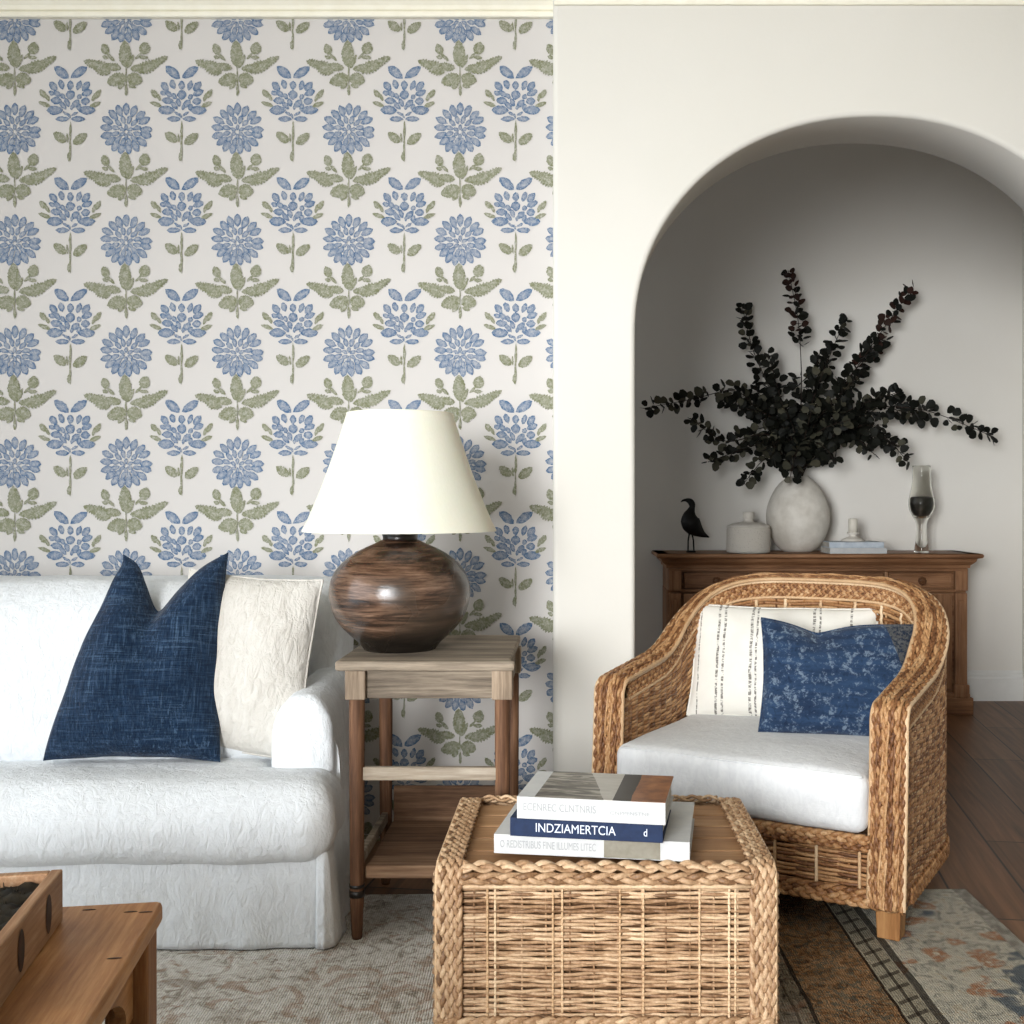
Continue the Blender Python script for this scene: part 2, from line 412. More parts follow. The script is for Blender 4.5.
def motif_stem():
    L = []
    b, g = 1, 2
    for (x, y, a, l, w) in ((-9, -24, 140, 16, 8.5), (8.5, -24, 34, 17, 8),
            (-17, -10, 128, 9.5, 6.5), (-9, -12, 108, 8.5, 5.5), (0, -11, 90, 8, 6), (8.5, -11, 70, 9, 5), (15.5, -10, 52, 10, 6.5),
            (-18.5, -3.2, 155, 6, 4.5), (-13, -2.5, 135, 8, 5), (-14, 4.3, 175, 10, 6.5), (16.5, -3.5, 22, 10, 6), (15, 4.8, 5, 8, 7),
            (-7.5, 0, 120, 6, 4.2), (8.8, .5, 60, 5, 4.5), (0, -1.5, 90, 8.5, 8.5), (-7.5, 9, 130, 9, 4.6), (-3.2, 6, 110, 8, 4.5), (5, 7.5, 45, 9, 6), (8.6, 10.5, 60, 6, 4), (1.5, 11, 80, 5, 3),
            (-15.5, 13.8, 180, 14.5, 8.6), (16.2, 13.8, 0, 15, 8.2), (-4.5, 17.4, 150, 6.5, 2.6), (4.2, 17.4, 30, 6.5, 2.6), (-1, 19.5, 110, 5, 2), (-8, 22.6, 180, 12, 5), (7.8, 22.6, 0, 12, 5)):
        L.append((x, y, a, l*1.10, w*1.08, b, .7, 0, .48))
    for (x, y, a, l, w, s) in ((-27.5, -2.8, 128, 9, 6, .1), (-23, 1, 115, 8, 3.5, 0), (-26, 7.8, 160, 12, 4.4, 0), (27.5, -2.5, 58, 10, 5.5, .1), (23.5, 1, 75, 9, 3.4, 0), (25, 8.2, 22, 11.5, 4.6, 0),
                            (0, 35, 90, 20, 2.4, 0), (-.2, 53, 90, 24, 2.0, 0), (-1.2, 60, 88, 9, 3.8, 0), (-10.5, 41, 142, 14.5, 9.5, .12), (-3, 41.5, 95, 9, 2.2, 0), (9.8, 42.5, 38, 16, 9.5, .12)):
        L.append((x, y, a, l, w, g, .6, s, .72))
    return L
wp = MB()
S = ZW / F
wp.add([(XL, ZW, 0), (XE + .05, ZW, 0), (XE + .05, ZW, CEIL), (XL, ZW, CEIL)], [(0, 1, 2, 3)], 0, False, [1]*4)
def stamp(L, px, py):
    for ki, e in enumerate(L):
        V, f, ink, mi = petal(wp, *e[:6], *( [e[6]] if len(e) > 6 else []), **({'serr': e[7]} if len(e) > 7 else {}), **({'core': e[8]} if len(e) > 8 else {}))
        X = (px + V[:, 0] - CX) * S; Z = EYE - (py + V[:, 1] - CY) * S
        if X.max() > XE + .045: X = np.minimum(X, XE + .045)
        if Z.max() > CEIL - .02: continue
        wp.add(np.stack([X, np.full(len(X), ZW - .0010 - .00003*ki), Z], 1), f, mi, False, ink)
mum, st = motif_mum(), motif_stem()
PX, PY = 111.3, 111.3
for r in range(-1, 8):
    for c in range(-3, 6):
        if 15 + c*PX > -330: stamp(mum, 15 + c*PX, 130 + (r-0)*PY)
        stamp(st, 70.5 + c*PX, 96.5 + (r-0)*PY)
wo = wp.build('wall_back', [M['paper'], M['ink_blue'], M['ink_green']])
struct(wo)
mb = MB().box(((XL + XE)/2, ZW + .08, CEIL/2), (XE - XL - .02, .14, CEIL)); struct(mb.build('wall_back_core', M['plaster']))
bpy.data.objects['wall_back_core'].name = 'wall_rear'

# arch wall
AL, AR_, ASP, ATOP = .194, .194 + 1.55, 1.665, 2.371
acx, aa, ab, an = (AL + AR_) / 2, (AR_ - AL) / 2, ATOP - ASP, 2.1
def outline(off=0):
    pts = [(AL - off, z) for z in np.linspace(0, ASP, 8)[:-1]]
    for q in np.linspace(PI, 0, 73):
        c_, s_ = math.cos(q), math.sin(q)
        pts.append((acx + (aa + off) * math.copysign(abs(c_) ** (2/an), c_), ASP + (ab + off) * abs(s_) ** (2/an)))
    pts += [(AR_ + off, z) for z in np.linspace(ASP, 0, 8)[1:]]
    return np.array(pts)
aw = MB(); R = .016
prof = [(R * (1 - math.sin(q)), R * (1 - math.cos(q))) for q in np.linspace(0, PI/2, 6)]   # (offset, depth) front face -> soffit
rings = []
for (of, dp) in prof:
    o_ = outline(of); rings.append(np.stack([o_[:, 0], np.full(len(o_), ZA + dp), o_[:, 1]], 1))
o_ = outline(0); rings.append(np.stack([o_[:, 0], np.full(len(o_), ZA2 - .004), o_[:, 1]], 1))
o_ = outline(.004); rings.append(np.stack([o_[:, 0], np.full(len(o_), ZA2), o_[:, 1]], 1))
aw.grid(np.array(rings))
for (y, of) in ((ZA, R), (ZA2, .004)):
    o_ = outline(of); arc = o_[7:-7]
    top = np.stack([arc[:, 0], np.full(len(arc), y), np.full(len(arc), CEIL if y == ZA else ACE)], 1); bot = np.stack([arc[:, 0], np.full(len(arc), y), arc[:, 1]], 1)
    aw.grid(np.array([bot, top]), smooth=False, flip=(y == ZA))
    x0 = XE + R if y == ZA else -1.2
    CE_ = CEIL if y == ZA else ACE
    aw.add([(x0, y, 0), (AL - of, y, 0), (AL - of, y, CE_), (x0, y, CE_)], [(0, 1, 2, 3)], 0, False)
    aw.add([(AR_ + of, y, 0), (XR + .1, y, 0), (XR + .1, y, CE_), (AR_ + of, y, CE_)], [(0, 1, 2, 3)], 0, False)
cor = [np.array([[XE + R*(1-math.sin(q)), ZA + R*(1-math.cos(q)), z] for z in (0, CEIL)]) for q in np.linspace(0, PI/2, 6)]
aw.grid(np.array(cor)); aw.add([(XE, ZA + R, 0), (XE, ZA + R, CEIL), (XE, ZA2, CEIL), (XE, ZA2, 0)], [(0, 1, 2, 3)], 0, False)
struct(aw.build('wall_center', M['plaster'], recalc=False))
# alcove
struct(MB().box((1.0, ZB + .05, 1.7), (4.6, .1, 3.4)).build('wall_alcove', M['alcove']))
struct(MB().box((2.57, (ZA2 + ZB)/2, 1.7), (.1, ZB - ZA2 - .002, 3.4)).build('wall_alcove_right', M['alcove']))
bb = [(0, 0), (-.018, 0), (-.018, .125), (-.013, .135), (-.013, .148), (-.006, .158), (-.006, .17), (0, .17)]
struct(MB().prism([(ZB + a, z) for a, z in bb], -1.15, 2.52, 'yz').build('baseboard_alcove', M['base'], recalc=True))
# side and camera-side walls with the windows that light the room
def wall_with_hole(name, wname, axis, pos, lo, hi, h0, h1, z0, z1):
    mb = MB(); th = .12; s_ = math.copysign(th/2, pos)
    def bx(a0, a1, b0, b1):
        if a1 - a0 < 1e-4 or b1 - b0 < 1e-4: return
        c = ((a0+a1)/2, (b0+b1)/2)
        if axis == 'x': mb.box((pos + s_, c[0], c[1]), (th, a1-a0, b1-b0))
        else: mb.box((c[0], pos + s_, c[1]), (a1-a0, th, b1-b0))
    bx(lo, h0, 0, CEIL); bx(h1, hi, 0, CEIL); bx(h0, h1, 0, z0); bx(h0, h1, z1, CEIL)
    struct(mb.build(name, M['plaster']))
    fr = MB(); w = .05
    def fb(a0, a1, b0, b1):
        c = ((a0+a1)/2, (b0+b1)/2)
        if axis == 'x': fr.box((pos + s_, c[0], c[1]), (.06, a1-a0, b1-b0))
        else: fr.box((c[0], pos + s_, c[1]), (a1-a0, .06, b1-b0))
    fb(h0, h0+w, z0, z1); fb(h1-w, h1, z0, z1); fb(h0+w, h1-w, z0, z0+w); fb(h0+w, h1-w, z1-w, z1)
    for k in (1, 2): fb(h0 + (h1-h0)*k/3 - .02, h0 + (h1-h0)*k/3 + .02, z0+w, z1-w)
    return struct(fr.build(wname, M['trim']))
wall_with_hole('wall_alcove_left', 'added_alcove_window', 'x', -1.15, ZA2 + .001, ZB - .001, 4.3, 5.7, .7, 2.3)  # window opening added out of view, gives the alcove fill light an outlet
struct(MB().box((-1.21, (ZA2+ZB)/2, 3.12), (.12, ZB-ZA2-.002, .56)).build('wall_alcove_upper', M['alcove']))
wall_with_hole('wall_left', 'window_1', 'x', XL, YR, ZW, -.9, 2.5, .12, 2.6)
wall_with_hole('wall_front', 'window_2', 'y', YR, XL, XR, -2.7, -.7, .25, 2.68)
struct(MB().box((XR + .06, (YR + ZA)/2, CEIL/2), (.12, ZA - YR - .01, CEIL)).build('wall_right', M['plaster']))
# crown moulding
cp = [(0, -.115), (-.018, -.115), (-.021, -.112), (-.021, -.101), (-.018, -.099), (-.006, -.099), (-.006, -.092), (-.014, -.089), (-.020, -.078), (-.030, -.068), (-.040, -.063), (-.044, -.058), (-.044, -.052), (-.055, -.048), (-.055, 0), (0, 0)]
struct(MB().prism([(ZW - .001 + a*1.0, CEIL + b) for a, b in cp], XL, XE - .001, 'yz').build('trim_1', M['trim'], recalc=True))
struct(MB().prism([(ZA - .001 + a*.5, CEIL + b) for a, b in cp], XE + .004, XR, 'yz').build('trim_2', M['trim'], recalc=True))

# ------------------------------------------------------------------ rug
def rugmat(W, D):
    t = NT('faded_persian_rug')
    v = t.coord(); sep = t.N('ShaderNodeSeparateXYZ'); t.L(v, sep.inputs[0])
    d = t.math('SUBTRACT', 0.0, sep.outputs[0])         # distance from the right edge (origin at back right corner)
    wob = t.math('MULTIPLY', t.math('SUBTRACT', t.noise(v, 9, 3), .5), .012)
    dd = t.math('ADD', d, wob)
    def band(a, b, src=dd):
        return t.math('MULTIPLY', t.math('GREATER_THAN', src, a), t.math('LESS_THAN', src, b))
    n = t.noise(v, 26, 5, .7, 1.5); n2 = t.noise(v, 9, 5, .65, 2.0); n3 = t.noise(v, 60, 4, .7, 1.)
    field = t.ramp(n, [(.36, '#A2998B'), (.45, '#D2CBBE'), (.54, '#E6E1D7'), (.64, '#EEEAE2')])
    rust = t.ramp(n2, [(.54, 0), (.60, 1)]); field = t.mix(t.math('MULTIPLY', rust, .5), field, '#A27B5B')
    dk = t.ramp(t.noise(v, 6, 4, .6, 1.2), [(.30, .6), (.42, 0)]); field = t.mix(dk, field, '#8B7864')
    near = t.ramp(t.math('ADD', dd, t.math('MULTIPLY', n2, .3)), [(.80, 1), (1.15, 0)])
    f2 = t.ramp(n, [(.36, '#3C342C'), (.46, '#6F6556'), (.56, '#958A77'), (.64, '#6E5A45')])
    f2 = t.mix(t.ramp(n2, [(.52, 0), (.58, .6)]), f2, '#80563A')
    field = t.mix(near, field, f2)
    vo = t.N('ShaderNodeTexVoronoi'); vo.inputs['Scale'].default_value = 9
    wv = t.N('ShaderNodeVectorMath', operation='ADD'); nv = t.N('ShaderNodeTexNoise'); nv.inputs['Scale'].default_value = 10; t.L(v, nv.inputs['Vector'])
    sc_ = t.N('ShaderNodeVectorMath', operation='SCALE'); sc_.inputs['Scale'].default_value = .12; t.L(nv.outputs['Color'], sc_.inputs[0])
    t.L(v, wv.inputs[0]); t.L(sc_.outputs[0], wv.inputs[1]); t.L(wv.outputs[0], vo.inputs['Vector'])
    border = t.ramp(n, [(.36, '#8A887E'), (.46, '#B5B0A2'), (.56, '#CEC7B6'), (.66, '#AE9F88')])
    border = t.mix(t.ramp(t.noise(wv.outputs[0], 6, 3, .5), [(.545, 0), (.58, .85)]), border, '#535E68')
    flow = t.ramp(vo.outputs['Distance'], [(.0, 1), (.34, 1), (.40, 0)]); border = t.mix(t.math('MULTIPLY', t.math('MULTIPLY', flow, t.ramp(n3, [(.42, .2), (.52, 1)])), .85), border, '#A87452')
    core = t.ramp(vo.outputs['Distance'], [(.0, 1), (.09, 1), (.13, 0)]); border = t.mix(core, border, '#CFC4AE')
    edge = t.ramp(t.noise(v, 40, 3), [(.4, '#8F8A80'), (.6, '#B2ADA1')])
    c = field
    def over(c, a, b, col, k=1.0): return t.mix(t.math('MULTIPLY', band(a, b), k), c, col)
    rb = t.ramp(n, [(.36, '#4F3A2A'), (.45, '#84603F'), (.55, '#A3805E'), (.64, '#7A6A55')])
    rb = t.mix(t.ramp(n3, [(.5, 0), (.56, .75)]), rb, '#56594F')
    c = over(c, .43, .62, rb)
    c = over(c, 0, .38, border); c = over(c, 0, .04, edge)
    gd = t.ramp(n3, [(.4, '#8E8675'), (.6, '#ABA28E')])
    c = over(c, .345, .365, '#2C241E', .85)
    c = over(c, .365, .43, gd)
    tick = t.math('GREATER_THAN', t.math('SINE', t.math('ADD', t.math('MULTIPLY', sep.outputs[1], 95), t.math('MULTIPLY', d, 60))), .72)
    c = t.mix(t.math('MULTIPLY', t.math('MULTIPLY', tick, band(.37, .425)), .75), c, '#3A3129')
    c = over(c, .393, .401, '#2C241E', .8); c = over(c, .43, .437, '#241C17', .9); c = over(c, .62, .63, '#241C17', .85); c = over(c, .66, .666, '#3A2C22', .6)
    # pile ribs
    rib = t.N('ShaderNodeTexWave'); rib.inputs['Scale'].default_value = 52; rib.inputs['Distortion'].default_value = 2.5; rib.inputs['Detail'].default_value = 2
    rib.inputs['Detail Scale'].default_value = 3; t.L(v, rib.inputs['Vector'])
    knots = t.noise(v, 170, 3, .7)
    hgt = t.math('ADD', t.math('MULTIPLY', rib.outputs['Fac'], .5), knots)
    c = t.mix(1.0, c, t.ramp(hgt, [(.45, .74), (.90, 1.0)]), 'MULTIPLY')
    return t.done(c, .95, t.bump(hgt, .8, .006), .05)
RX, RY = 1.125, 3.17
mb = MB(); W, D = 3.4, 2.4
V, f = rbox((W/2, D/2, .005), .004, 2)
mb.add(V + np.array((-W/2, -D/2, .005)), f, 0, False)
rug = mb.build('area_rug', rugmat(W, D)); rug.location = (RX, RY, .0005); rug.rotation_euler.z = math.radians(1.5)
tag(rug, 'faded grey and rust patterned wool rug under the sofa and wicker furniture', 'rug')
RT = .0105                                             # top of the rug

# ------------------------------------------------------------------ sofa
SX = -.635; SZ = 2.74
sofa = thing('sofa', (-1.72, 3.125, RT), 'white linen slipcovered sofa with rolled arm and pleated skirt', 'sofa', math.radians(2.2))
def slocal(x, y, z): return np.array((x + 1.72, y - 3.15, z - RT))
def soft(mb, lo, hi, r, k=5, flat=10, amp=.006, sc=6, seed=1, bulge=(0, 0, 0), mi=0, fn=None, loc=slocal):
    lo = np.array(lo, float); hi = np.array(hi, float); h = (hi - lo)/2; c = (hi + lo)/2
    V, f = rbox(tuple(h), r, k, flat)
    U = V / h
    for ax in range(3):
        o1, o2 = [a for a in range(3) if a != ax]
        V[:, ax] += bulge[ax] * U[:, ax] * np.clip(1 - U[:, o1]**2, 0, 1) * np.clip(1 - U[:, o2]**2, 0, 1)
    if fn is not None: V = fn(V, U)
    V = V + c
    if amp: V = wrinkle(V, amp, sc, seed)
    mb.add(V - (np.array((-1.72, 3.15, RT)) if loc is slocal else 0), f, mi)
# body base box + side panel (right outer side falls to the skirt)
def side_fn(V, U):
    V = V.copy(); V[:, 2] += 0
    return V
b = MB()
soft(b, (-2.9, 3.28, .10), (SX - .065, 3.60, .885), .075, amp=.006, seed=2, flat=16, fn=lambda V, U: np.stack([V[:, 0], V[:, 1] + .05*U[:, 2], V[:, 2] - .05*np.clip((V[:, 0] + 0) / 1.13 - .80, 0, 1)**2*10], 1))
b.build('back_frame', M['sofa'], sofa)
# back cushion (loose, tall)
def backc(V, U):
    V = V.copy(); V[:, 1] += .09 * (V[:, 2] / .24) * .8; return V
b = MB(); soft(b, (-2.6, 3.07, .40), (-.79, 3.31, .885), .085, amp=.010, sc=4.5, seed=3, flat=24, bulge=(0, .03, .01), fn=backc); b.build('back_cushion', M['sofa'], sofa)
# arm: rolled
b = MB()
n = 40; NY = 22
ys = np.linspace(2.955, 3.42, NY)
arm = []
for i, y in enumerate(ys):
    ring = []
    tt = i/(NY-1)
    topz = .60 + .035*tt
    hw = .078 + .004*math.sin(tt*5)
    cxm = SX - .105
    for q in np.linspace(-PI/2 - .0, PI*1.5, n, endpoint=False):
        pass
    for j in range(n):
        q = 2*PI*j/n
        # superellipse roll head on a narrower wall
        cx_, cz_ = math.cos(q), math.sin(q)
        x = cxm + hw*1.12*math.copysign(abs(cx_)**.75, cx_)
        z = (topz - .24) + .24*math.copysign(abs(cz_)**(.62 if cz_ > 0 else .4), cz_)
        ring.append((x, y, z))
    arm.append(ring)
arm = np.array(arm)
# rounded front: two extra inset rings
cen = arm[0].mean(0)
fr = [cen + (arm[0]-cen)*k + np.array((0, -dy, 0)) for k, dy in ((.05, .028), (.5, .027), (.85, .022), (.96, .012))]
arm = np.concatenate([np.array(fr), arm]); V = arm.reshape(-1, 3); V = wrinkle(V, .010, 7, 5); V = wrinkle(V, .005, 18, 6, (1, .5, 1))
a_, b_ = arm.shape[:2]
f = [(i*b_+j, (i+1)*b_+j, (i+1)*b_+(j+1) % b_, i*b_+(j+1) % b_) for i in range(a_-1) for j in range(b_)] + [tuple(range(b_))]
b.add(V - np.array((-1.72, 3.15, RT)), f); b.build('arm', M['sofa'], sofa)
# outer side panel from arm down to the hem, following the arm
b = MB()
def sidegrid(x_off):
    G = []
    for y in np.linspace(2.80, 3.52, 30):
        row = []
        for z in np.linspace(RT + .003, .53, 22):
            t_ = z/.60; k_ = min(max((z-.20)/.20, 0), 1); k_ = k_*k_*(3-2*k_); yy = y + .175*k_*(1 - (y-2.80)/.72)
            x = SX - .022 + .045*(1-t_)**2 + .010*math.sin(y*23)*(1-t_) + .004*math.sin(y*60 + z*9) - .05*max(0, (z-.44)/.10)**2 - .06*max(0, (y-3.0)/.5)
            row.append((x + x_off, yy, z))
        G.append(row)
    return np.array(G)
g0, g1 = sidegrid(0), sidegrid(-.03)
b.grid(g0 - np.array((-1.72, 3.15, RT)), flip=True); b.grid(g1 - np.array((-1.72, 3.15, RT)))
for s_ in (0, -1): b.grid(np.array([g0[s_], g1[s_]]) - np.array((-1.72, 3.15, RT)), flip=s_ == 0)
b.grid(np.array([g0[:, -1], g1[:, -1]]) - np.array((-1.72, 3.15, RT)))
b.build('side_panel', M['sofa'], sofa)
# seat cushion: T-shaped front
def seatf(V, U):
    V = V.copy()
    V[:, 2] += -.022*np.clip(-U[:, 1], 0, 1)**2 + .0
    V[:, 1] += .012*U[:, 2]**2
    return V
b = MB(); soft(b, (-2.95, 2.70, .222), (SX + .015, 2.985, .418), .078, k=7, amp=.009, sc=6, seed=8, flat=36, bulge=(.0, .012, .006), fn=seatf)
soft(b, (-2.95, 2.85, .24), (SX - .20, 3.3, .417), .05, k=4, amp=.006, sc=5, seed=9, flat=20)
b.build('seat_cushion', M['sofa'], sofa)
# skirt: front panel and corner pleat
b = MB()
xs = np.linspace(-2.95, SX - .02, 150)
rows = []
for z in np.linspace(RT + .004, .236, 16):
    t_ = 1 - z/.236
    y = 2.745 - .020*t_ + .0035*t_*np.sin(xs*17) + .003*t_*np.sin(xs*41 + 1)
    rows.append(np.stack([xs, y, np.full(len(xs), z)], 1))
b.grid(np.array(rows) - np.array((-1.72, 3.15, RT)))
rows = []
for z in np.linspace(RT + .004, .285, 18):                 # pleat: folds out to the right then runs back along the side
    t_ = max(0, 1 - z/.24)
    in_ = max(0, (z - .235)/.05)*.035
    pts = [(SX - .03, 2.752), (SX - .024, 2.738 - .02*t_), (SX - .008 + .004*t_, 2.735 - .022*t_), (SX + .000 + .020*t_, 2.742 - .01*t_), (SX + .004 + .024*t_, 2.80), (SX - .012 + .010*t_, 2.90), (SX - .012 + .02*t_, 3.0)]
    pts = np.array(pts); q = np.linspace(0, len(pts)-1, 40)
    xx = np.interp(q, range(len(pts)), pts[:, 0]) - in_; yy = np.interp(q, range(len(pts)), pts[:, 1]) + in_
    rows.append(np.stack([xx, yy, np.full(40, z)], 1))
b.grid(np.array(rows) - np.array((-1.72, 3.15, RT)))
sk = b.build('skirt', M['sofa'], sofa)
sm = sk.modifiers.new('thick', 'SOLIDIFY'); sm.thickness = .004; sm.offset = 0
b = MB(); soft(b, (-2.9, 2.79, .06), (SX - .06, 3.5, .30), .03, amp=0, flat=2); b.build('seat_base', M['sofa'], sofa)

# ------------------------------------------------------------------ pillows
def pillow(name, w, h, T, mats, loc, rx, rz, label, ry=0, chop=0, chopx=0, pinch=.05, seed=1, n=72, shear=0, shearr=0, wamp=.006, matfn=None, seam=True, group=None, earl=0):
    """front face towards -y, bottom edge at z=0 before leaning"""
    u = np.linspace(-1, 1, n); U, Vv = np.meshgrid(u, u)
    def surf(sgn):
        x = w/2 * U * (1 - pinch*(1 - Vv**2)) ; z = h/2 * Vv * (1 - pinch*(1 - U**2))
        prof_ = np.clip((1 - np.abs(U)**2.6) * (1 - np.abs(Vv)**2.6), 0, 1)
        y = sgn * T/2 * prof_ ** .55
        if chop:
            g = np.exp(-(np.abs(U - chopx)/.34)**1.5) * np.clip((Vv + .15)/1.15, 0, 1)**1.6
            z = z - chop * g; y = y * (1 - .55*g) + (.02 * g if sgn < 0 else .0)
            z = z + earl * np.clip(Vv, 0, 1)**3 * np.clip(np.abs(U - chopx) - .35, 0, 1)
        zz = np.clip((z + h/2)/h, 0, 1)**1.7; x = x + shear*zz*np.clip(.5 - U/2, 0, 1) + shearr*zz*np.clip(.5 + U/2, 0, 1)
        return np.stack([x, y, z + h/2], -1)
    V1, V2 = surf(-1), surf(1)
    e = (np.abs(U) > .999) | (np.abs(Vv) > .999)
    V1f = V1.reshape(-1, 3); V2f = V2.reshape(-1, 3)
    if wamp:
        m = (1 - np.maximum(np.abs(U), np.abs(Vv))**6).reshape(-1, 1)
        V1f = V1f + (wrinkle(V1f, wamp, 9, seed) - V1f) * (.3 + m); V2f = V2f + (wrinkle(V2f, wamp, 9, seed) - V2f) * (.3 + m)
    ef = e.reshape(-1); V2f[ef] = V1f[ef]
    mb = MB()
    def fin(v): return v
    mb.grid(V1f.reshape(n, n, 3), 0); mb.grid(V2f.reshape(n, n, 3), 0, flip=True)
    ring = list(range(0, n)) + [i*n + n-1 for i in range(1, n)] + [(n-1)*n + j for j in range(n-2, -1, -1)] + [i*n for i in range(n-2, 0, -1)]
    o = mb.build(name, mats)
    o.data.materials
    if seam:
        sb = MB().tube(V1f[ring], .0035, 6, closed=True); so = sb.build('piping', mats if not isinstance(mats, list) else mats[0], o)
    o.location = loc; o.rotation_mode = 'XYZ'; o.rotation_euler = (rx, ry, rz)
    tag(o, label, 'cushion', group)
    return o
# ivory pillow behind, leaning in the sofa corner
pillow('throw_pillow', .395, .505, .14, M['pillow_white'], (-.955, 3.035, .425), math.radians(-12), math.radians(-6),
       'plain ivory linen cushion between the navy cushion and the sofa arm', pinch=.05, seed=4, ry=math.radians(4))
pillow('throw_pillow', .465, .545, .145, M['navy'], (-1.195, 2.965, .425), math.radians(-14), math.radians(4),
       'dark navy slubbed linen cushion with a chopped top on the white sofa', pinch=.05, seed=5, chop=.12, chopx=-.08, ry=math.radians(1), earl=.045, seam=False, wamp=.010, shear=.155, shearr=-.02)

# ------------------------------------------------------------------ side table
TX0, TX1, TZ0, TZ1 = -.557, -.185, 2.81, 3.24      # leg centres
tbl = thing('side_table', ((TX0+TX1)/2, (TZ0+TZ1)/2, 0), 'weathered grey wooden side table with round legs carrying the lamp', 'table')
off = np.array(tbl.location)
TT = .722
b = MB(); b.box((-.386, 3.055, TT - .012), (.443, .545, .024), bevel=.007)
for k, x in enumerate((-.50, -.37, -.25)): pass
b.build('table_top', M['grey_wood'], tbl, off)
b = MB(); b.box((-.380, 2.790, TT-.0125), (.456, .022, .026), bevel=.008); b.build('top_edge_board', M['grey_wood'], tbl, off)
for (x0, x1, y0, y1) in ((TX0+.02, TX1-.02, TZ0, TZ0), (TX0+.02, TX1-.02, TZ1, TZ1), (TX0, TX0, TZ0+.02, TZ1-.02), (TX1, TX1, TZ0+.02, TZ1-.02)):
    b = MB(); b.box(((x0+x1)/2, (y0+y1)/2, .660), (max(x1-x0, .022), max(y1-y0, .022), .070), bevel=.002); b.build('apron', M['grey_wood'], tbl, off)
for x in (TX0, TX1):
    for y in (TZ0, TZ1):
        b = MB(); zb = RT if y == TZ0 else 0
        b.lathe([(.012, zb), (.014, zb+.01), (.0175, .10), (.0185, .25), (.0195, .45), (.020, .627), (.020, .63)], (x, y, 0), 20)
        lg = b.build('leg', M['leg_wood'], tbl, off)
        MB().box((x, y, .6605), (.052, .052, .074), bevel=.003).build('post_block', M['grey_wood_y'], lg, off)
        if x == TX0 and y == TZ0: MB().lathe([(.0195, .118), (.0195, .135)], (x, y, 0), 20).lathe([(.0195, .142), (.0195, .15)], (x, y, 0), 20).build('ring_band', M['black_metal'], lg, off)
MB().box(((TX0+TX1)/2, TZ0, .432), (TX1-TX0-.03, .018, .034), bevel=.003).build('stretcher', M['grey_wood'], tbl, off)
for x in (TX0, TX1): MB().box((x, (TZ0+TZ1)/2, .20), (.018, TZ1-TZ0-.03, .03), bevel=.003).build('stretcher', M['grey_wood'], tbl, off)
b = MB(); b.box(((TX0+TX1)/2+.005, 3.02, .182), (TX1-TX0-.035, .40, .018), bevel=.003); b.box(((TX0+TX1)/2+.005, 2.826, .178), (TX1-TX0-.030, .028, .034), bevel=.006)
b.build('shelf', M['shelf_wood'], tbl, off)
MB().box(((TX0+TX1)/2+.01, 3.235, .235), (TX1-TX0-.03, .016, .11), bevel=.003).build('shelf_back_board', M['shelf_wood'], tbl, off)

# ------------------------------------------------------------------ lamp
lx, ly = -.480, 3.02
lamp = thing('table_lamp', (lx, ly, TT + .0005), 'round brown glazed pottery lamp with cream cone shade on the side table', 'lamp')
px = ly / F
pr = [(0, 0), (.098, .0), (.105, .008), (.108, .018), (.125, .030), (.155, .058), (.178, .09), (.190, .125), (.1935, .155), (.190, .185), (.178, .213), (.155, .24), (.125, .262), (.095, .278), (.066, .290), (.052, .298)]
pr = [(r*.995, z*1.0) for r, z in pr]
def smooth_prof(p, n=60):
    p = np.array(p); d = np.r_[0, np.cumsum(np.linalg.norm(np.diff(p, axis=0), axis=1))]
    q = np.linspace(0, d[-1], n); k = np.stack([np.interp(q, d, p[:, 0]), np.interp(q, d, p[:, 1])], 1)
    for _ in range(2): k[1:-1] = (k[:-2] + 2*k[1:-1] + k[2:])/4
    return k
MB().lathe(smooth_prof(pr[1:], 50), (0, 0, 0), 64).build('lamp_base', M['pot'], lamp)
MB().lathe([(.056, .286), (.050, .294), (.047, .302), (.048, .310), (.050, .315), (.048, .320), (.054, .324), (.055, .338), (.020, .342), (.012, .36), (.012, .45)], (0, 0, 0), 40).build('lamp_neck', M['black_metal'], lamp)
z0, z1, r0, r1 = .322, .645, .262, .144
sh = MB(); pr = []
for t_ in np.linspace(0, 1, 12): pr.append((r0 + (r1-r0)*t_ - .006*math.sin(PI*t_), z0 + (z1-z0)*t_))
pr2 = [(r0+.0012, z0), (r0+.0012, z0+.004)] + pr[1:-1] + [(r1+.001, z1-.004), (r1+.001, z1), (r1-.003, z1)] + [(r-.003, z) for r, z in pr[::-1][1:]] + [(r0-.002, z0), (r0+.0012, z0)]
sh.lathe(pr2, (0, 0, 0), 96, caps=False); sh.build('lamp_shade', M['shade'], lamp, recalc=True)
b = MB()
for k in range(3):
    a = 2*PI*k/3 + .3; b.tube([(0.01*math.cos(a), .01*math.sin(a), .44), ((r1-.004)*math.cos(a), (r1-.004)*math.sin(a), z1 - .02)], .0025, 6)
b.build('shade_spider', M['black_metal'], lamp)

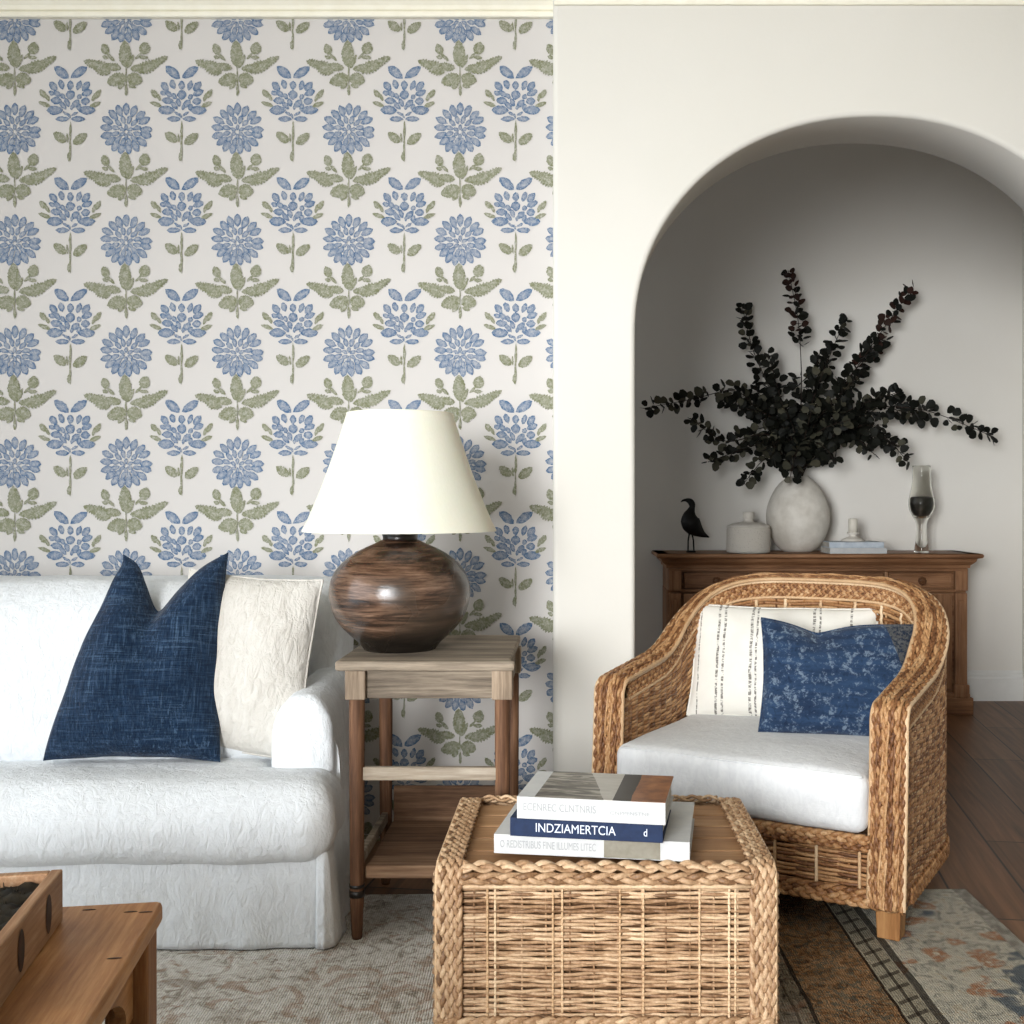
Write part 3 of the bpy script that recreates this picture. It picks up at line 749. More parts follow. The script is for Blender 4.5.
# ------------------------------------------------------------------ wicker tools
def weave(mb, surf, L, H, pitch, nst, amp=.004, mi=0, stake_mi=0, v0=0., v1=1., jitter=.15, seg=6, thick=.0022, stake_r=.003, twin=False):
    """strands running in u over and under upright stakes on surf(u, v) -> pos, normal (both (n,3))"""
    rows = max(2, int(round(H / pitch))); n = nst * seg + 1
    u = np.linspace(0, 1, n)
    for j in range(rows):
        vj = v0 + (v1 - v0) * (j + .5) / rows
        ph = PI * j
        vv = np.full(n, vj) + rng.normal(0, 1) * jitter * (v1-v0)/rows + .22*(v1-v0)/rows*np.sin(u*nst*PI*.5 + rng.uniform(0, 6))
        p, nn = surf(u, vv)
        w = np.sin(PI * nst * u + PI/2 + ph)
        mb.tube(p + nn * (amp * w)[:, None], pitch * .68, 5, mi, nn, thick, caps=False)
    for k in range(nst + 1):
        uu = np.full(10, min(max(k / nst, .002), .998)); vs = np.linspace(v0, v1, 10)
        p, nn = surf(uu, vs); mb.tube(p, stake_r, 6, stake_mi, nn)
def backing(mb, surf, nu, nv, depth, mi=1):
    u = np.linspace(0, 1, nu); G = []
    for v_ in np.linspace(0, 1, nv):
        p, nn = surf(u, np.full(nu, v_)); G.append(p - nn * depth)
    mb.grid(np.array(G), mi)
def plait(mb, path, nrm, width, height, wl, mi=0, r=None, flat=.55, step=.006, phase=0):
    """three-strand plait along a path, lying on the plane with normal nrm"""
    p = np.asarray(path, float); d = np.r_[0, np.cumsum(np.linalg.norm(np.diff(p, axis=0), axis=1))]
    n = max(8, int(d[-1] / step)); q = np.linspace(0, d[-1], n)
    pp = np.stack([np.interp(q, d, p[:, k]) for k in range(3)], 1)
    nr = np.broadcast_to(np.asarray(nrm, float), p.shape); nn = np.stack([np.interp(q, d, nr[:, k]) for k in range(3)], 1)
    nn /= np.linalg.norm(nn, axis=1, keepdims=True)
    t_ = np.gradient(pp, axis=0); t_ /= np.linalg.norm(t_, axis=1, keepdims=True); b_ = np.cross(t_, nn)
    r = r or width * .27
    for k in range(3):
        a = 2*PI*q/wl + 2*PI*k/3 + phase
        lat = (width/2 - r*.8) * np.sin(a); hh = height * .5 * np.sin(2*a)
        mb.tube(pp + b_*lat[:, None] + nn*hh[:, None], r, 6, mi, nn, r*flat, caps=True)
def linepts(*pts, n=12):
    out = []
    for a, b in zip(pts[:-1], pts[1:]): out += [np.array(a) + (np.array(b)-np.array(a))*t_ for t_ in np.linspace(0, 1, n, endpoint=False)]
    return np.array(out + [np.array(pts[-1])])

# ------------------------------------------------------------------ wicker trunk
tx0, tx1, ty0, ty1, th = -.277, .402, 2.21, 2.74, .39
tr = thing('wicker_chest', ((tx0+tx1)/2, (ty0+ty1)/2, RT), 'honey wicker chest with plank top holding the stack of books', 'chest')
hx, hy, H = (tx1-tx0)/2, (ty1-ty0)/2, th - RT
body = MB()
BW = .05
def face_surf(ax, sgn, half, off_):
    def s(u, v):
        z = .06 + (H - .03 - .06) * v
        if ax == 'x':
            x = (u*2-1)*(half - BW*.5); p = np.stack([x, np.full_like(x, sgn*off_), z], -1); nn = np.tile((0, sgn, 0), (len(x), 1))
        else:
            y = (u*2-1)*(half - BW*.5); p = np.stack([np.full_like(y, sgn*off_), y, z], -1); nn = np.tile((sgn, 0, 0), (len(y), 1))
        return p, nn.astype(float)
    return s
for (ax, sg, half, of) in (('x', -1, hx, hy - .012), ('x', 1, hx, hy - .012), ('y', -1, hy, hx - .012), ('y', 1, hy, hx - .012)):
    sf = face_surf(ax, sg, half, of)
    backing(body, sf, 3, 3, .008)
    weave(body, sf, 2*half, H - .09, .0060, 13 if ax == 'x' else 10, .0030, 0, 0, jitter=.25, thick=.0030, stake_r=.0022)
    # extra pairs of pale stakes on the front
    if ax == 'x' and sg == -1:
        for uu in (.12, .145, .33, .36, .545, .62, .80, .895, .915):
            vs = np.linspace(0, 1, 90); p, nn = sf(np.full(90, uu), vs)
            body.tube(p + nn*(.004 + .0028*np.sin(vs*90*PI/2.0))[:, None], .0026, 6, 2, nn, .002)
body.build('woven_body', [M['wicker'], M['wicker_dark'], M['wicker_light']], tr)
# plank lid
lid = MB()
for k in range(5):
    w = (2*hy - .09) / 5; yy = -hy + .045 + w*(k + .5)
    lid.box((0, yy, H - .018), (2*hx - .08, w - .005, .022), bevel=.003)
lid.box((0, 0, H - .034), (2*hx - .08, 2*hy - .09, .008), 1)
lid.build('plank_top', [M['plank'], M['knot']], tr)
br = MB()
def rail(pts, nrm, lat, count=3, w=.018, wl=.06, mi=0):
    for k in range(count):
        o_ = (k - (count-1)/2) * w
        plait(br, np.array(pts) + np.array(lat)*o_, nrm, w*1.25, w*.5, wl, mi, phase=k*2.1)
for sx in (-1, 1):
    cxr = sx * (hx - .024)
    # up the front corner, over the top edge and down the back corner
    path = [(cxr, -hy + .002, .045), (cxr, -hy + .002, H - .03), (cxr, -hy + .012, H - .006), (cxr, -hy + .035, H + .003), (cxr, 0, H + .004), (cxr, hy - .035, H + .003), (cxr, hy - .010, H - .006), (cxr, hy - .002, H - .03), (cxr, hy - .002, .045)]
    nr = [(0, -1, 0), (0, -1, 0), (0, -.7, .7), (0, -.15, 1), (0, 0, 1), (0, .15, 1), (0, .7, .7), (0, 1, 0), (0, 1, 0)]
    P_, N_ = [], []
    for a, b_, na, nb in zip(path[:-1], path[1:], nr[:-1], nr[1:]):
        for t_ in np.linspace(0, 1, 10, endpoint=False): P_.append(np.array(a)*(1-t_) + np.array(b_)*t_); N_.append(np.array(na)*(1-t_) + np.array(nb)*t_)
    P_, N_ = np.array(P_), np.array(N_)
    for k in range(3):
        plait(br, P_ + np.array((1., 0, 0))*(k-1)*.0165, N_, .0205, .008, .085, 0, phase=k*2.1, r=.0056)
    # outer edge bead
    br.tube(P_ + np.array((sx*.026, 0, 0)), .0035, 6, 1)
    for sy in (-1, 1):   # the side face's own corner posts
        plait(br, linepts((sx*(hx+.001), sy*(hy-.022), .045), (sx*(hx+.001), sy*(hy-.022), H-.015), n=30), (sx, 0, 0), .036, .012, .05, 0)
    plait(br, linepts((sx*(hx-.002), -hy+.02, H-.022), (sx*(hx-.002), hy-.02, H-.022), n=30), (sx, 0, 0), .03, .012, .05, 0)
for sy in (-1, 1):
    yy = sy*(hy - .004)
    plait(br, linepts((-hx+.05, yy - sy*.010, H - .001), (hx-.05, yy - sy*.010, H - .001), n=30), (0, sy*.5, 1), .026, .012, .125, 0)
    plait(br, linepts((-hx+.045, yy, H - .022), (hx-.045, yy, H - .022), n=30), (0, sy, .2), .024, .012, .115, 0, phase=1)
    br.tube(linepts((-hx+.045, yy, H - .038), (hx-.045, yy, H - .038)), .005, 6, 0)
for z_ in (.022, .045, .068):
    loop = linepts((-hx, -hy, z_), (hx, -hy, z_), n=40)
    for sy in (-1, 1): plait(br, linepts((-hx, sy*(hy+.001), z_), (hx, sy*(hy+.001), z_), n=30), (0, sy, 0), .026, .010, .08, 0, phase=z_*90)
    for sx in (-1, 1): plait(br, linepts((sx*(hx+.001), -hy, z_), (sx*(hx+.001), hy, z_), n=30), (sx, 0, 0), .026, .010, .08, 0, phase=z_*90)
for z_ in (.010,):
    for sy in (-1, 1): br.tube(linepts((-hx, sy*hy, z_), (hx, sy*hy, z_)), .009, 8, 0)
    for sx in (-1, 1): br.tube(linepts((sx*hx, -hy, z_), (sx*hx, hy, z_)), .009, 8, 0)
br.build('braided_edge', [M['wicker'], M['wicker_light']], tr)

# ------------------------------------------------------------------ books on the trunk
def book(name, c, w, d, h, rz, cover, label, group=None, spine_mat=None, z=0, cat='book'):
    """spine faces the camera (-y)"""
    root = thing(name, (c[0], c[1], z), label, cat, rz, group)
    b = MB(); cv = .0028
    b.box((0, 0, cv/2), (w, d, cv), bevel=.001); b.box((0, 0, h - cv/2), (w, d, cv), bevel=.001)
    b.box((0, -d/2 + cv*.8, h/2), (w, cv*1.6, h - .001), bevel=.0012)
    b.build('cover', cover, root)
    MB().box((0, .002, h/2), (w - .010, d - .012, h - 2*cv - .0004)).build('pages', M['pages'], root)
    return root
def text(body, parent, loc, size, mat, rot=(PI/2, 0, 0), width=None, name='lettering', label=None, ext=.0002):
    cu = bpy.data.curves.new('t', 'FONT'); cu.body = body; cu.size = size; cu.extrude = ext; cu.align_x = 'LEFT'; cu.align_y = 'CENTER'
    o = bpy.data.objects.new('t', cu); COL.objects.link(o)
    dg = bpy.context.evaluated_depsgraph_get(); me = bpy.data.meshes.new_from_object(o.evaluated_get(dg)); bpy.data.objects.remove(o)
    me.materials.clear(); me.materials.append(mat)
    o = bpy.data.objects.new(name, me); COL.objects.link(o); o.parent = parent; o.location = loc; o.rotation_euler = rot
    if width:
        xs_ = [v.co.x for v in me.vertices]; k = width / (max(xs_) - min(xs_)); o.scale = (k, 1, 1)
    if label: o['label'] = label
    return o
bz = th + .0065
RB = math.radians(-8)
b1 = book('art_book', (.053, 2.405), .405, .30, .040, RB, M['bookw'], 'large white hardback at the bottom of the stack on the wicker chest', z=bz)
MB().box((.085, -.1506, .020), (.115, .0012, .036)).build('spine_photo', plain('taupe_print', '#8A8578', .6, '#77705F', 30), b1)
text('O REDISTRIBUS FINE ILLUMES LITEC', b1, (-.19, -.1506, .020), .022, M['textg'], width=.20)
MB().box((.0, -.02, .0403), (.28, .20, .0006)).build('cover_print', plain('pale_grey_print', '#B9BAB8', .5, '#CFCFCC', 20), b1)
b2 = book('art_book', (.040, 2.358), .315, .235, .038, math.radians(-9), M['cover_navy'], 'navy blue hardback with white capitals in the middle of the stack', z=bz + .0415)
text('INDZIAMERTCIA', b2, (-.105, -.1181, .019), .026, M['textw'], width=.165)
text('d', b2, (.118, -.1181, .019), .022, M['textw'], width=.007, name='publisher_mark')
MB().box((.01, .0, .0384), (.29, .20, .0006)).build('cover_print', M['cover_grey'], b2)
b3 = book('art_book', (.049, 2.338), .305, .215, .045, math.radians(-9.5), M['bookw'], 'white spined book with palm and rust cover photo, topmost in the stack', z=bz + .0805)
def covmat():
    t = NT('printed_jacket'); v = t.coord(); sep = t.N('ShaderNodeSeparateXYZ'); t.L(v, sep.inputs[0])
    n = t.noise(v, 18, 4, .6); x = t.math('ADD', sep.outputs[0], t.math('MULTIPLY', t.math('SUBTRACT', n, .5), .012))
    st = t.noise(t.coord((.18, 1, 1), (0, 0, .5)), 60, 4, .6, 1.0)
    palm = t.ramp(st, [(.38, '#3E382F'), (.5, '#6E675B'), (.6, '#A29C90')])
    pale = t.ramp(st, [(.3, '#A19C93'), (.7, '#B9B5AC')])
    rust = t.ramp(t.noise(v, 30, 4), [(.3, '#6B4229'), (.6, '#96643F'), (.8, '#B08058')])
    c = t.mix(t.math('GREATER_THAN', t.math('ADD', x, t.math('MULTIPLY', sep.outputs[1], .25)), .0), palm, pale)
    c = t.mix(t.math('GREATER_THAN', sep.outputs[0], .045), c, '#2B2721')
    c = t.mix(t.math('GREATER_THAN', x, .082), c, rust)
    return t.done(c, .4, None, .4)
MB().box((.018, .0, .0454), (.268, .2145, .0007)).build('cover_photo', covmat(), b3)
text('ECENREC CLNTNRIS', b3, (-.14, -.1081, .024), .022, M['textg'], width=.15)
text('CNPPENSTNE', b3, (.04, -.1081, .020), .010, M['textg'], width=.08)

# ------------------------------------------------------------------ wicker armchair
CHX, CHY, CHR = .665, 3.375, math.radians(-30)
ch = thing('wicker_armchair', (CHX, CHY, 0), 'rounded wicker tub armchair with white seat cushion by the archway', 'armchair', CHR)
def cw(p):   # local chair -> world
    return rotz(np.array(p, float), CHR) + np.array((CHX, CHY, 0))
AO, AI, YF, YS, DB = .447, .362, -.385, .02, .375   # outer half width, inner half width, front, start of curve, depth of back curve
def hs(s):
    x, y, nx, ny = ucurve(s, AO, BO); return hrim(y, x)
def hrim(y_, x_):
    # rim height from position round the U; y_ local depth
    k = np.clip((y_ + .12) / (DB + .12 - .0), 0, 1)
    return .605 + .035*np.clip((y_ - YF)/.3, 0, 1) + .225 * (k*k*(3-2*k))
nU = 161
def ucurve(s, half, back):
    """s 0..1 from front right to front left; returns x, y and outward normal"""
    s = np.asarray(s, float)
    straight = YS - YF; Larc = PI/2 * (half + (back - YS)) / 2 * 2 * .5
    Lt = 2*(straight + Larc); d = s * Lt
    x = np.empty_like(s); y = np.empty_like(s); nx = np.empty_like(s); ny = np.empty_like(s)
    a = d < straight; c = d > Lt - straight; m = ~(a | c)
    x[a] = half; y[a] = YF + d[a]; nx[a] = 1; ny[a] = 0
    x[c] = -half; y[c] = YF + (Lt - d[c]); nx[c] = -1; ny[c] = 0
    q = (d[m] - straight) / (2*Larc) * PI
    e = 2/2.25
    x[m] = half * np.sign(np.cos(q)) * np.abs(np.cos(q))**e; y[m] = YS + (back - YS) * np.abs(np.sin(q))**e
    nxx = np.cos(q)/half; nyy = np.sin(q)/(back - YS); L_ = np.hypot(nxx, nyy); nx[m] = nxx/L_; ny[m] = nyy/L_
    return x, y, nx, ny
BO, BI = DB, DB - .085
BAND = .060
def outer_surf(u, v):
    x, y, nx, ny = ucurve(u, AO - .006, BO - .006); h = hs(u) - BAND - .01
    return np.stack([x, y, .115 + (h - .115)*v], -1), np.stack([nx, ny, np.zeros_like(nx)], -1)
def inner_surf(u, v):
    x, y, nx, ny = ucurve(u, AI + .004, BI + .004); h = hs(u) - BAND - .005
    return np.stack([x, y, .27 + (h - .27)*v], -1), -np.stack([nx, ny, np.zeros_like(nx)], -1)
sh = MB()
backing(sh, outer_surf, 90, 6, .007); backing(sh, inner_surf, 90, 6, .007)
weave(sh, outer_surf, 2.4, .56, .0088, 58, .0034, 0, 2, seg=5, thick=.0026, jitter=.08, stake_r=.0036)
weave(sh, inner_surf, 1.9, .42, .0088, 46, .0034, 0, 0, seg=5, thick=.0026, jitter=.1, stake_r=.0034)
# inner pale upright ribs on the back rest
for uu in np.linspace(.30, .70, 9):
    vs = np.linspace(.0, 1, 70); p, nn = inner_surf(np.full(70, uu), vs); sh.tube(p + nn*(.005 + .0025*np.sin(vs*60*PI/1.5))[:, None], .006, 6, 2, nn, .0026)
# bands under the rim, outside and inside
def band_path(half, back, dz, n=220):
    s = np.linspace(0.0, 1.0, n); x, y, nx, ny = ucurve(s, half, back)
    return np.stack([x, y, hs(s) + dz], -1), np.stack([nx, ny, 0*nx], -1)
for (half, back, sg) in ((AO - .008, BO - .008, 1), (AI + .008, BI + .008, -1)):
    # dark backing strip
    p0, nn = band_path(half, back, -.005); p1, _ = band_path(half, back, -BAND - .012)
    sh.grid(np.array([p0 - nn*sg*.006, p1 - nn*sg*.006]), 1)
    for k, dz in enumerate((-.016, -.031, -.046)):
        p, nn = band_path(half, back, dz); plait(sh, p, nn*sg, .026, .010, .042, 0, phase=k*1.5, r=.0046, flat=.8)
    for dz, r_ in ((-.008, .0055), (-BAND, .0055)):
        p, nn = band_path(half, back, dz); sh.tube(p + nn*sg*.003, r_, 6, 2)
# rim: strands from the foot of one arm front, over the arm, round the back, down the other
def rim_path():
    s = np.linspace(0, 1, 240); xo, yo, nx, ny = ucurve(s, AO, BO); xi, yi, _, _ = ucurve(s, AI, BI)
    h = hrim(yo, xo)
    mid = np.stack([(xo+xi)/2, (yo+yi)/2, h], -1); lat = np.stack([xo-xi, yo-yi, 0*xo], -1); nrm = np.stack([0*h, 0*h, 1+0*h], -1)
    # front panels
    def front(sgn):
        zz = np.linspace(.100, hrim(np.array([YF]), 0)[0] - .045, 40)
        tap = 1 - .0*zz
        x_ = sgn*(AO+AI)/2 + 0*zz
        y_ = YF - .045 - .045*(1 - zz/zz[-1])**1.3
        pts = np.stack([x_, y_, zz], -1)
        q = np.linspace(0, PI/2, 10)[1:-1]; hz = hrim(np.array([YF]), 0)[0] - .045
        arc = np.stack([np.full(len(q), sgn*(AO+AI)/2), YF - .045*np.cos(q), hz + .045*np.sin(q)], -1)
        p = np.concatenate([pts, arc]); n_ = np.concatenate([np.tile((0, -1., 0), (len(pts), 1)), np.stack([0*q, -np.cos(q), np.sin(q)], -1)])
        l_ = np.tile((sgn*(AO-AI), 0, 0), (len(p), 1)); return p, l_, n_
    p1, l1, n1 = front(1); p2, l2, n2 = front(-1)
    return np.concatenate([p1, mid, p2[::-1]]), np.concatenate([l1, lat, l2[::-1]]), np.concatenate([n1, nrm, n2[::-1]])
rp, rl, rn = rim_path()
# dome: the rim's crown is higher in the middle of its width
d_ = np.r_[0, np.cumsum(np.linalg.norm(np.diff(rp, axis=0), axis=1))]
q_ = np.linspace(0, d_[-1], 620)
rs = lambda A: np.stack([np.interp(q_, d_, A[:, k]) for k in range(3)], 1)
rp, rl, rn = rs(rp), rs(rl), rs(rn); rn /= np.linalg.norm(rn, axis=1, keepdims=True)
for (e0, e1) in ((-.5, .5),):
    G = np.array([rp + rl*e*.98 + rn*(-.010) for e in np.linspace(-.5, .5, 5)]); sh.grid(G, 1)
for k in range(6):
    e = (k + .5)/6 - .5; dome = .012 * (1 - (2*e)**2)
    wl_ = .10
    for j in range(3):
        a = 2*PI*q_/wl_ + 2*PI*j/3 + k*1.9 + .7*np.sin(q_*8 + k*2)
        sh.tube(rp + rl*(e + .055*np.sin(a))[:, None] + rn*(dome - .001 + .0045*np.sin(2*a))[:, None], .0056, 6, 0, rn, .0040)
for k in range(5):
    e = (k + 1)/6 - .5; a2 = 2*PI*q_/.19 + k*2.3 + np.sin(q_*7 + 2*k)
    sh.tube(rp + rl*(e + .03*np.sin(a2))[:, None] + rn*(.012*(1-(2*e)**2) + .003 + .004*np.cos(a2))[:, None], .0034, 5, 0, rn, .0030)
for e in (-.52, .52): sh.tube(rp + rl*e + rn*.001, .0062, 7, 2)
# side faces of the arm front panels
# front apron with bowed face
def apron(u, v):
    x = (u*2-1)*AI; y = YF - .062 - .012*np.cos(x/AI*PI/2); return np.stack([x, y, .125 + .13*v], -1), np.tile((0, -1., 0), (len(x), 1))
backing(sh, apron, 20, 3, .008); weave(sh, apron, .67, .16, .0075, 13, .004, 0, 0, thick=.0026, jitter=.2)
for k in range(13):
    if k % 2 == 0:
        vs = np.linspace(0, 1, 40); p, nn = apron(np.full(40, (k+.5)/13), vs); sh.tube(p + nn*.004, .0045, 6, 2, nn, .002)
xs = np.linspace(-1, 1, 50)
def frow(z, dy, w, wl, ph, wd=1.0):
    p = np.stack([xs*AI*wd, YF - .068 - .012*np.cos(xs*PI/2) + dy, np.full(50, z)], -1); plait(sh, p, (0, -1, .1), w, .012, wl, 0, phase=ph)
frow(.262, -.002, .026, .08, 0); frow(.243, -.004, .022, .07, 2)
frow(.125, -.006, .026, .09, 1, 1.0); frow(.106, -.008, .028, .09, 3, 1.2)
# seat deck under the cushion
sh.box((0, -.03, .262), (2*AI, 2*.35, .012), 1)
# bottom rails round the outside
for k, z_ in enumerate((.103, .122)):
    s = np.linspace(0, 1, 200); x, y, nx, ny = ucurve(s, AO, BO); p = np.stack([x, y, np.full(200, z_)], -1); nn = np.stack([nx, ny, 0*nx], -1)
    plait(sh, p, nn, .026, .010, .08, 0, phase=k*2)
# closing faces beside the arm-front panels (outer and inner cheeks)
for sgn in (-1, 1):
    for xo_, dirn in ((AO - .003, 1), (AI + .003, -1)):
        def cheek(u, v, xo_=xo_, sgn=sgn, dirn=dirn):
            y = YF - .040 - .035*(1-v) + (.05 + .035*(1-v))*u; z = (.09 if dirn > 0 else .26) + (hrim(np.array([YF]), 0)[0] - .055 - (.09 if dirn > 0 else .26))*v
            return np.stack([np.full_like(y, sgn*xo_), y, z], -1), np.tile((sgn*dirn*1., 0, 0), (len(y), 1))
        backing(sh, cheek, 3, 3, .004); weave(sh, cheek, .05, .4, .0095, 2, .002, 0, 0, seg=4)
sh.build('woven_shell', [M['wicker_chair'], M['wicker_dark'], M['wicker_light']], ch)
for (x, y) in ((.402, -.405), (-.402, -.405), (.33, .25), (-.33, .25)):
    wpos = cw((x, y, 0)); zb = RT + .0005 if (wpos[0] < RX - .03 and wpos[1] < RY - .04) else 0.0
    V, f = rbox((.033, .033, (.11 - zb)/2), .004, 2); V[:, :2] *= (1 - .12*(V[:, 2:3] < 0)); MB().add(V + np.array((x, y, (.11 + zb)/2)), f, 0, False).build('leg', M['chair_leg'], ch)
# seat cushion (lies in the chair)
b = MB()
CW = .357
def cush(V, U):
    V = V.copy(); V[:, 2] += .012*U[:, 2]*np.clip(1-U[:, 0]**4, 0, 1)*np.clip(1-U[:, 1]**4, 0, 1)
    bk = np.clip((V[:, 1] - .10)/.24, 0, 1); V[:, 0] *= 1 - .28*bk**2.2
    return V
soft(b, (-CW - .012, -.478, .277), (CW, .255, .432), .035, k=5, flat=22, amp=.003, sc=7, seed=12, fn=cush, loc=None)
sc_ = b.build('chair_cushion', M['seat_white'], None)
ring = []
sc_.location = (CHX, CHY, 0); sc_.rotation_euler.z = CHR
tag(sc_, 'thick white box seat cushion filling the wicker armchair', 'cushion')
sp = MB()
for z_ in (.424,):
    pts = [(-.315, -.421), (.315, -.421), (.321, -.415)]
    sp.tube(linepts((-.345, -.466, z_), (.345, -.466, z_)), .003, 6)
sp.build('piping', M['seat_white'], sc_)
# striped cushion
def stripemat():
    t = NT('ivory_stitched_linen'); v = t.coord(); sep = t.N('ShaderNodeSeparateXYZ'); t.L(v, sep.inputs[0])
    a = t.noise(t.coord((1, 1, .06)), 300, 3); b_ = t.noise(t.coord((.06, .06, 1)), 300, 3); th_ = t.math('ADD', a, b_)
    wob = t.math('MULTIPLY', t.math('SUBTRACT', t.noise(v, 18, 3), .5), .010)
    x = t.math('ADD', sep.outputs[0], wob)
    col = t.mix(t.noise(v, 20, 3), '#E6E3DB', '#DAD6CC')
    tot = None
    for xc, w_ in ((-.205, .004), (-.185, .004), (-.095, .0045), (-.078, .003), (.10, .004), (.118, .003), (.215, .004), (-.268, .002)):
        k = t.math('LESS_THAN', t.math('ABSOLUTE', t.math('SUBTRACT', x, xc)), w_)
        tot = k if tot is None else t.math('MAXIMUM', tot, k)
    st_ = t.ramp(t.noise(t.coord((1, 1, 3)), 70, 3, .6), [(.42, 0), (.54, 1)])
    col = t.mix(t.math('MULTIPLY', t.math('MULTIPLY', tot, st_), .85), col, '#57524C')
    return t.done(col, .9, t.bump(th_, .3, .0015, t.bump(t.noise(v, 12, 4), .25, .01)), .1)
def bluemat():
    t = NT('faded_indigo_print'); v = t.coord(); sep = t.N('ShaderNodeSeparateXYZ'); t.L(v, sep.inputs[0])
    n = t.noise(t.coord((1, 1, 1.0)), 34, 5, .7, .6); rows = t.noise(t.coord((.25, 1, 1.6)), 28, 4, .6); bl = t.noise(v, 110, 4, .7)
    c = t.mix(t.ramp(rows, [(.35, 0), (.65, 1)]), '#182840', '#263C58')
    c = t.mix(t.ramp(t.math('ADD', t.math('MULTIPLY', n, .6), t.math('MULTIPLY', bl, .4)), [(.52, 0), (.60, .75)]), c, '#6F7E8E')
    c = t.mix(t.ramp(n, [(.30, .9), (.42, 0)]), c, '#101D33')
    k = t.math('GREATER_THAN', t.math('ADD', sep.outputs[0], t.math('MULTIPLY', sep.outputs[2], .35)), .245)
    spots = t.ramp(bl, [(.44, '#17202C'), (.52, '#4E4C48')])
    c = t.mix(t.math('MULTIPLY', k, .85), c, spots)
    return t.done(c, .85, t.bump(bl, .3, .002), .15, Sheen_Weight=.2)
def inchair(x, y, z): return tuple(cw((x, y, z)))
pillow('throw_pillow', .60, .37, .13, stripemat(), inchair(-.065, .085, .434), math.radians(-20), CHR + math.radians(14),
       'ivory cushion with dark stitched stripes in the wicker armchair', pinch=.045, seed=21)
pillow('throw_pillow', .475, .35, .12, bluemat(), inchair(.175, -.075, .431), math.radians(-18), CHR + math.radians(22),
       'faded indigo patterned cushion in front of the striped one', pinch=.05, seed=23, ry=math.radians(2), chop=.03, chopx=-.3)

# ------------------------------------------------------------------ sideboard
bx0, bx1, by0, by1, bh = .492, 2.069, 5.80, 6.17, .848
sb = thing('sideboard', ((bx0+bx1)/2, (by0+by1)/2, 0), 'antique brown wooden sideboard with four small drawers inside the arched alcove', 'sideboard')
o_ = np.array(sb.location)
b = MB(); b.box(((bx0+bx1)/2, (by0+by1)/2 + .012, .45), (bx1-bx0, by1-by0 - .024, .71)); b.build('carcass', M['oak'], sb, o_)
b = MB()
prof = [(0, .772), (.010, .772), (.012, .786), (.024, .796), (.034, .806), (.040, .822), (.058, .826), (.064, .832), (.064, .842), (.058, .848), (0, .848)]
cxm = (bx0+bx1)/2
# top with a stepped moulding on front and both ends (mitred rings)
rings = []
for (e, z) in prof:
    rings.append([(bx0 - e, by1, z), (bx0 - e, by0 - e, z), (bx1 + e, by0 - e, z), (bx1 + e, by1, z)])
b.grid(np.array(rings), smooth=False)
zt = .848; b.add([(bx0-.058, by1, zt), (bx0-.058, by0-.058, zt), (bx1+.058, by0-.058, zt), (bx1+.058, by1, zt)], [(0, 1, 2, 3)], 0, False)
b.build('top', M['oak'], sb, o_, recalc=False)
b = MB(); b.box((cxm, (by0+by1)/2 - .014, .045), (bx1-bx0+.05, by1-by0+.02, .09), bevel=.006); b.box((cxm, (by0+by1)/2 - .008, .10), (bx1-bx0+.024, by1-by0+.01, .025), bevel=.008); b.build('plinth', M['oak'], sb, o_)
for (x) in (bx0 + .035, bx1 - .035):
    b = MB(); b.box((x, by0 + .004, .375), (.062, .03, .53), bevel=.004); b.box((x, by0, .375), (.03, .034, .46), bevel=.006)
    b.box((x, by0 + .002, .705), (.066, .034, .105), bevel=.003); b.box((x, by0 - .004, .125), (.078, .05, .07), bevel=.008); b.build('pilaster', M['oak_z'], sb, o_)
b = MB(); b.box((cxm, by0 + .004, .652), (bx1-bx0-.13, .028, .016), bevel=.004); b.box((cxm, by0 + .004, .762), (bx1-bx0, .03, .018), bevel=.004); b.build('rail', M['oak'], sb, o_)
iw = (bx1 - bx0 - .14) / 4
for k in range(4):
    xc = bx0 + .07 + iw*(k + .5)
    b = MB(); b.box((xc, by0 + .006, .706), (iw - .028, .022, .078), bevel=.003); b.box((xc, by0 + .001, .706), (iw - .052, .018, .054), bevel=.004)
    dr = b.build('drawer', M['oak'], sb, o_)
    kb = MB().tube([(xc, by0 - .006, .706), (xc, by0 - .020, .706), (xc, by0 - .028, .706), (xc, by0 - .036, .706), (xc, by0-.042, .706)], [.010, .009, .019, .021, .010], 14)
    for j in range(8):
        a = j*PI/4; kb.tube([(xc + .017*math.cos(a), by0-.03, .706 + .017*math.sin(a)), (xc + .017*math.cos(a), by0-.041, .706 + .017*math.sin(a))], .006, 6)
    kb.build('knob', M['knob'], dr, o_)
    if k: 
        MB().box((xc - iw/2, by0 + .002, .706), (.018, .026, .095), bevel=.004).build('divider', M['oak_z'], sb, o_)
    b = MB(); zc, hh = .385, .50
    for dx in (-1, 1): b.box((xc + dx*(iw/2 - .036), by0 + .008, zc), (.05, .022, hh), bevel=.003)
    for dz in (-1, 1): b.box((xc, by0 + .008, zc + dz*(hh/2 - .03)), (iw - .12, .022, .06), bevel=.003)
    b.box((xc, by0 + .012, zc), (iw - .10, .012, hh - .10)); b.box((xc, by0 + .006, zc), (iw - .19, .014, hh - .20), bevel=.006)
    b.build('door', M['oak_z'], sb, o_)
MB().box((bx0 + .002, (by0+by1)/2 + .01, .40), (.012, .28, .50)).build('side_panel', M['oak_z'], sb, o_)
BT = .8485

# ------------------------------------------------------------------ things on the sideboard
q = 5.98 / F
def at(px_, y): return (px_ - CX) * y / F
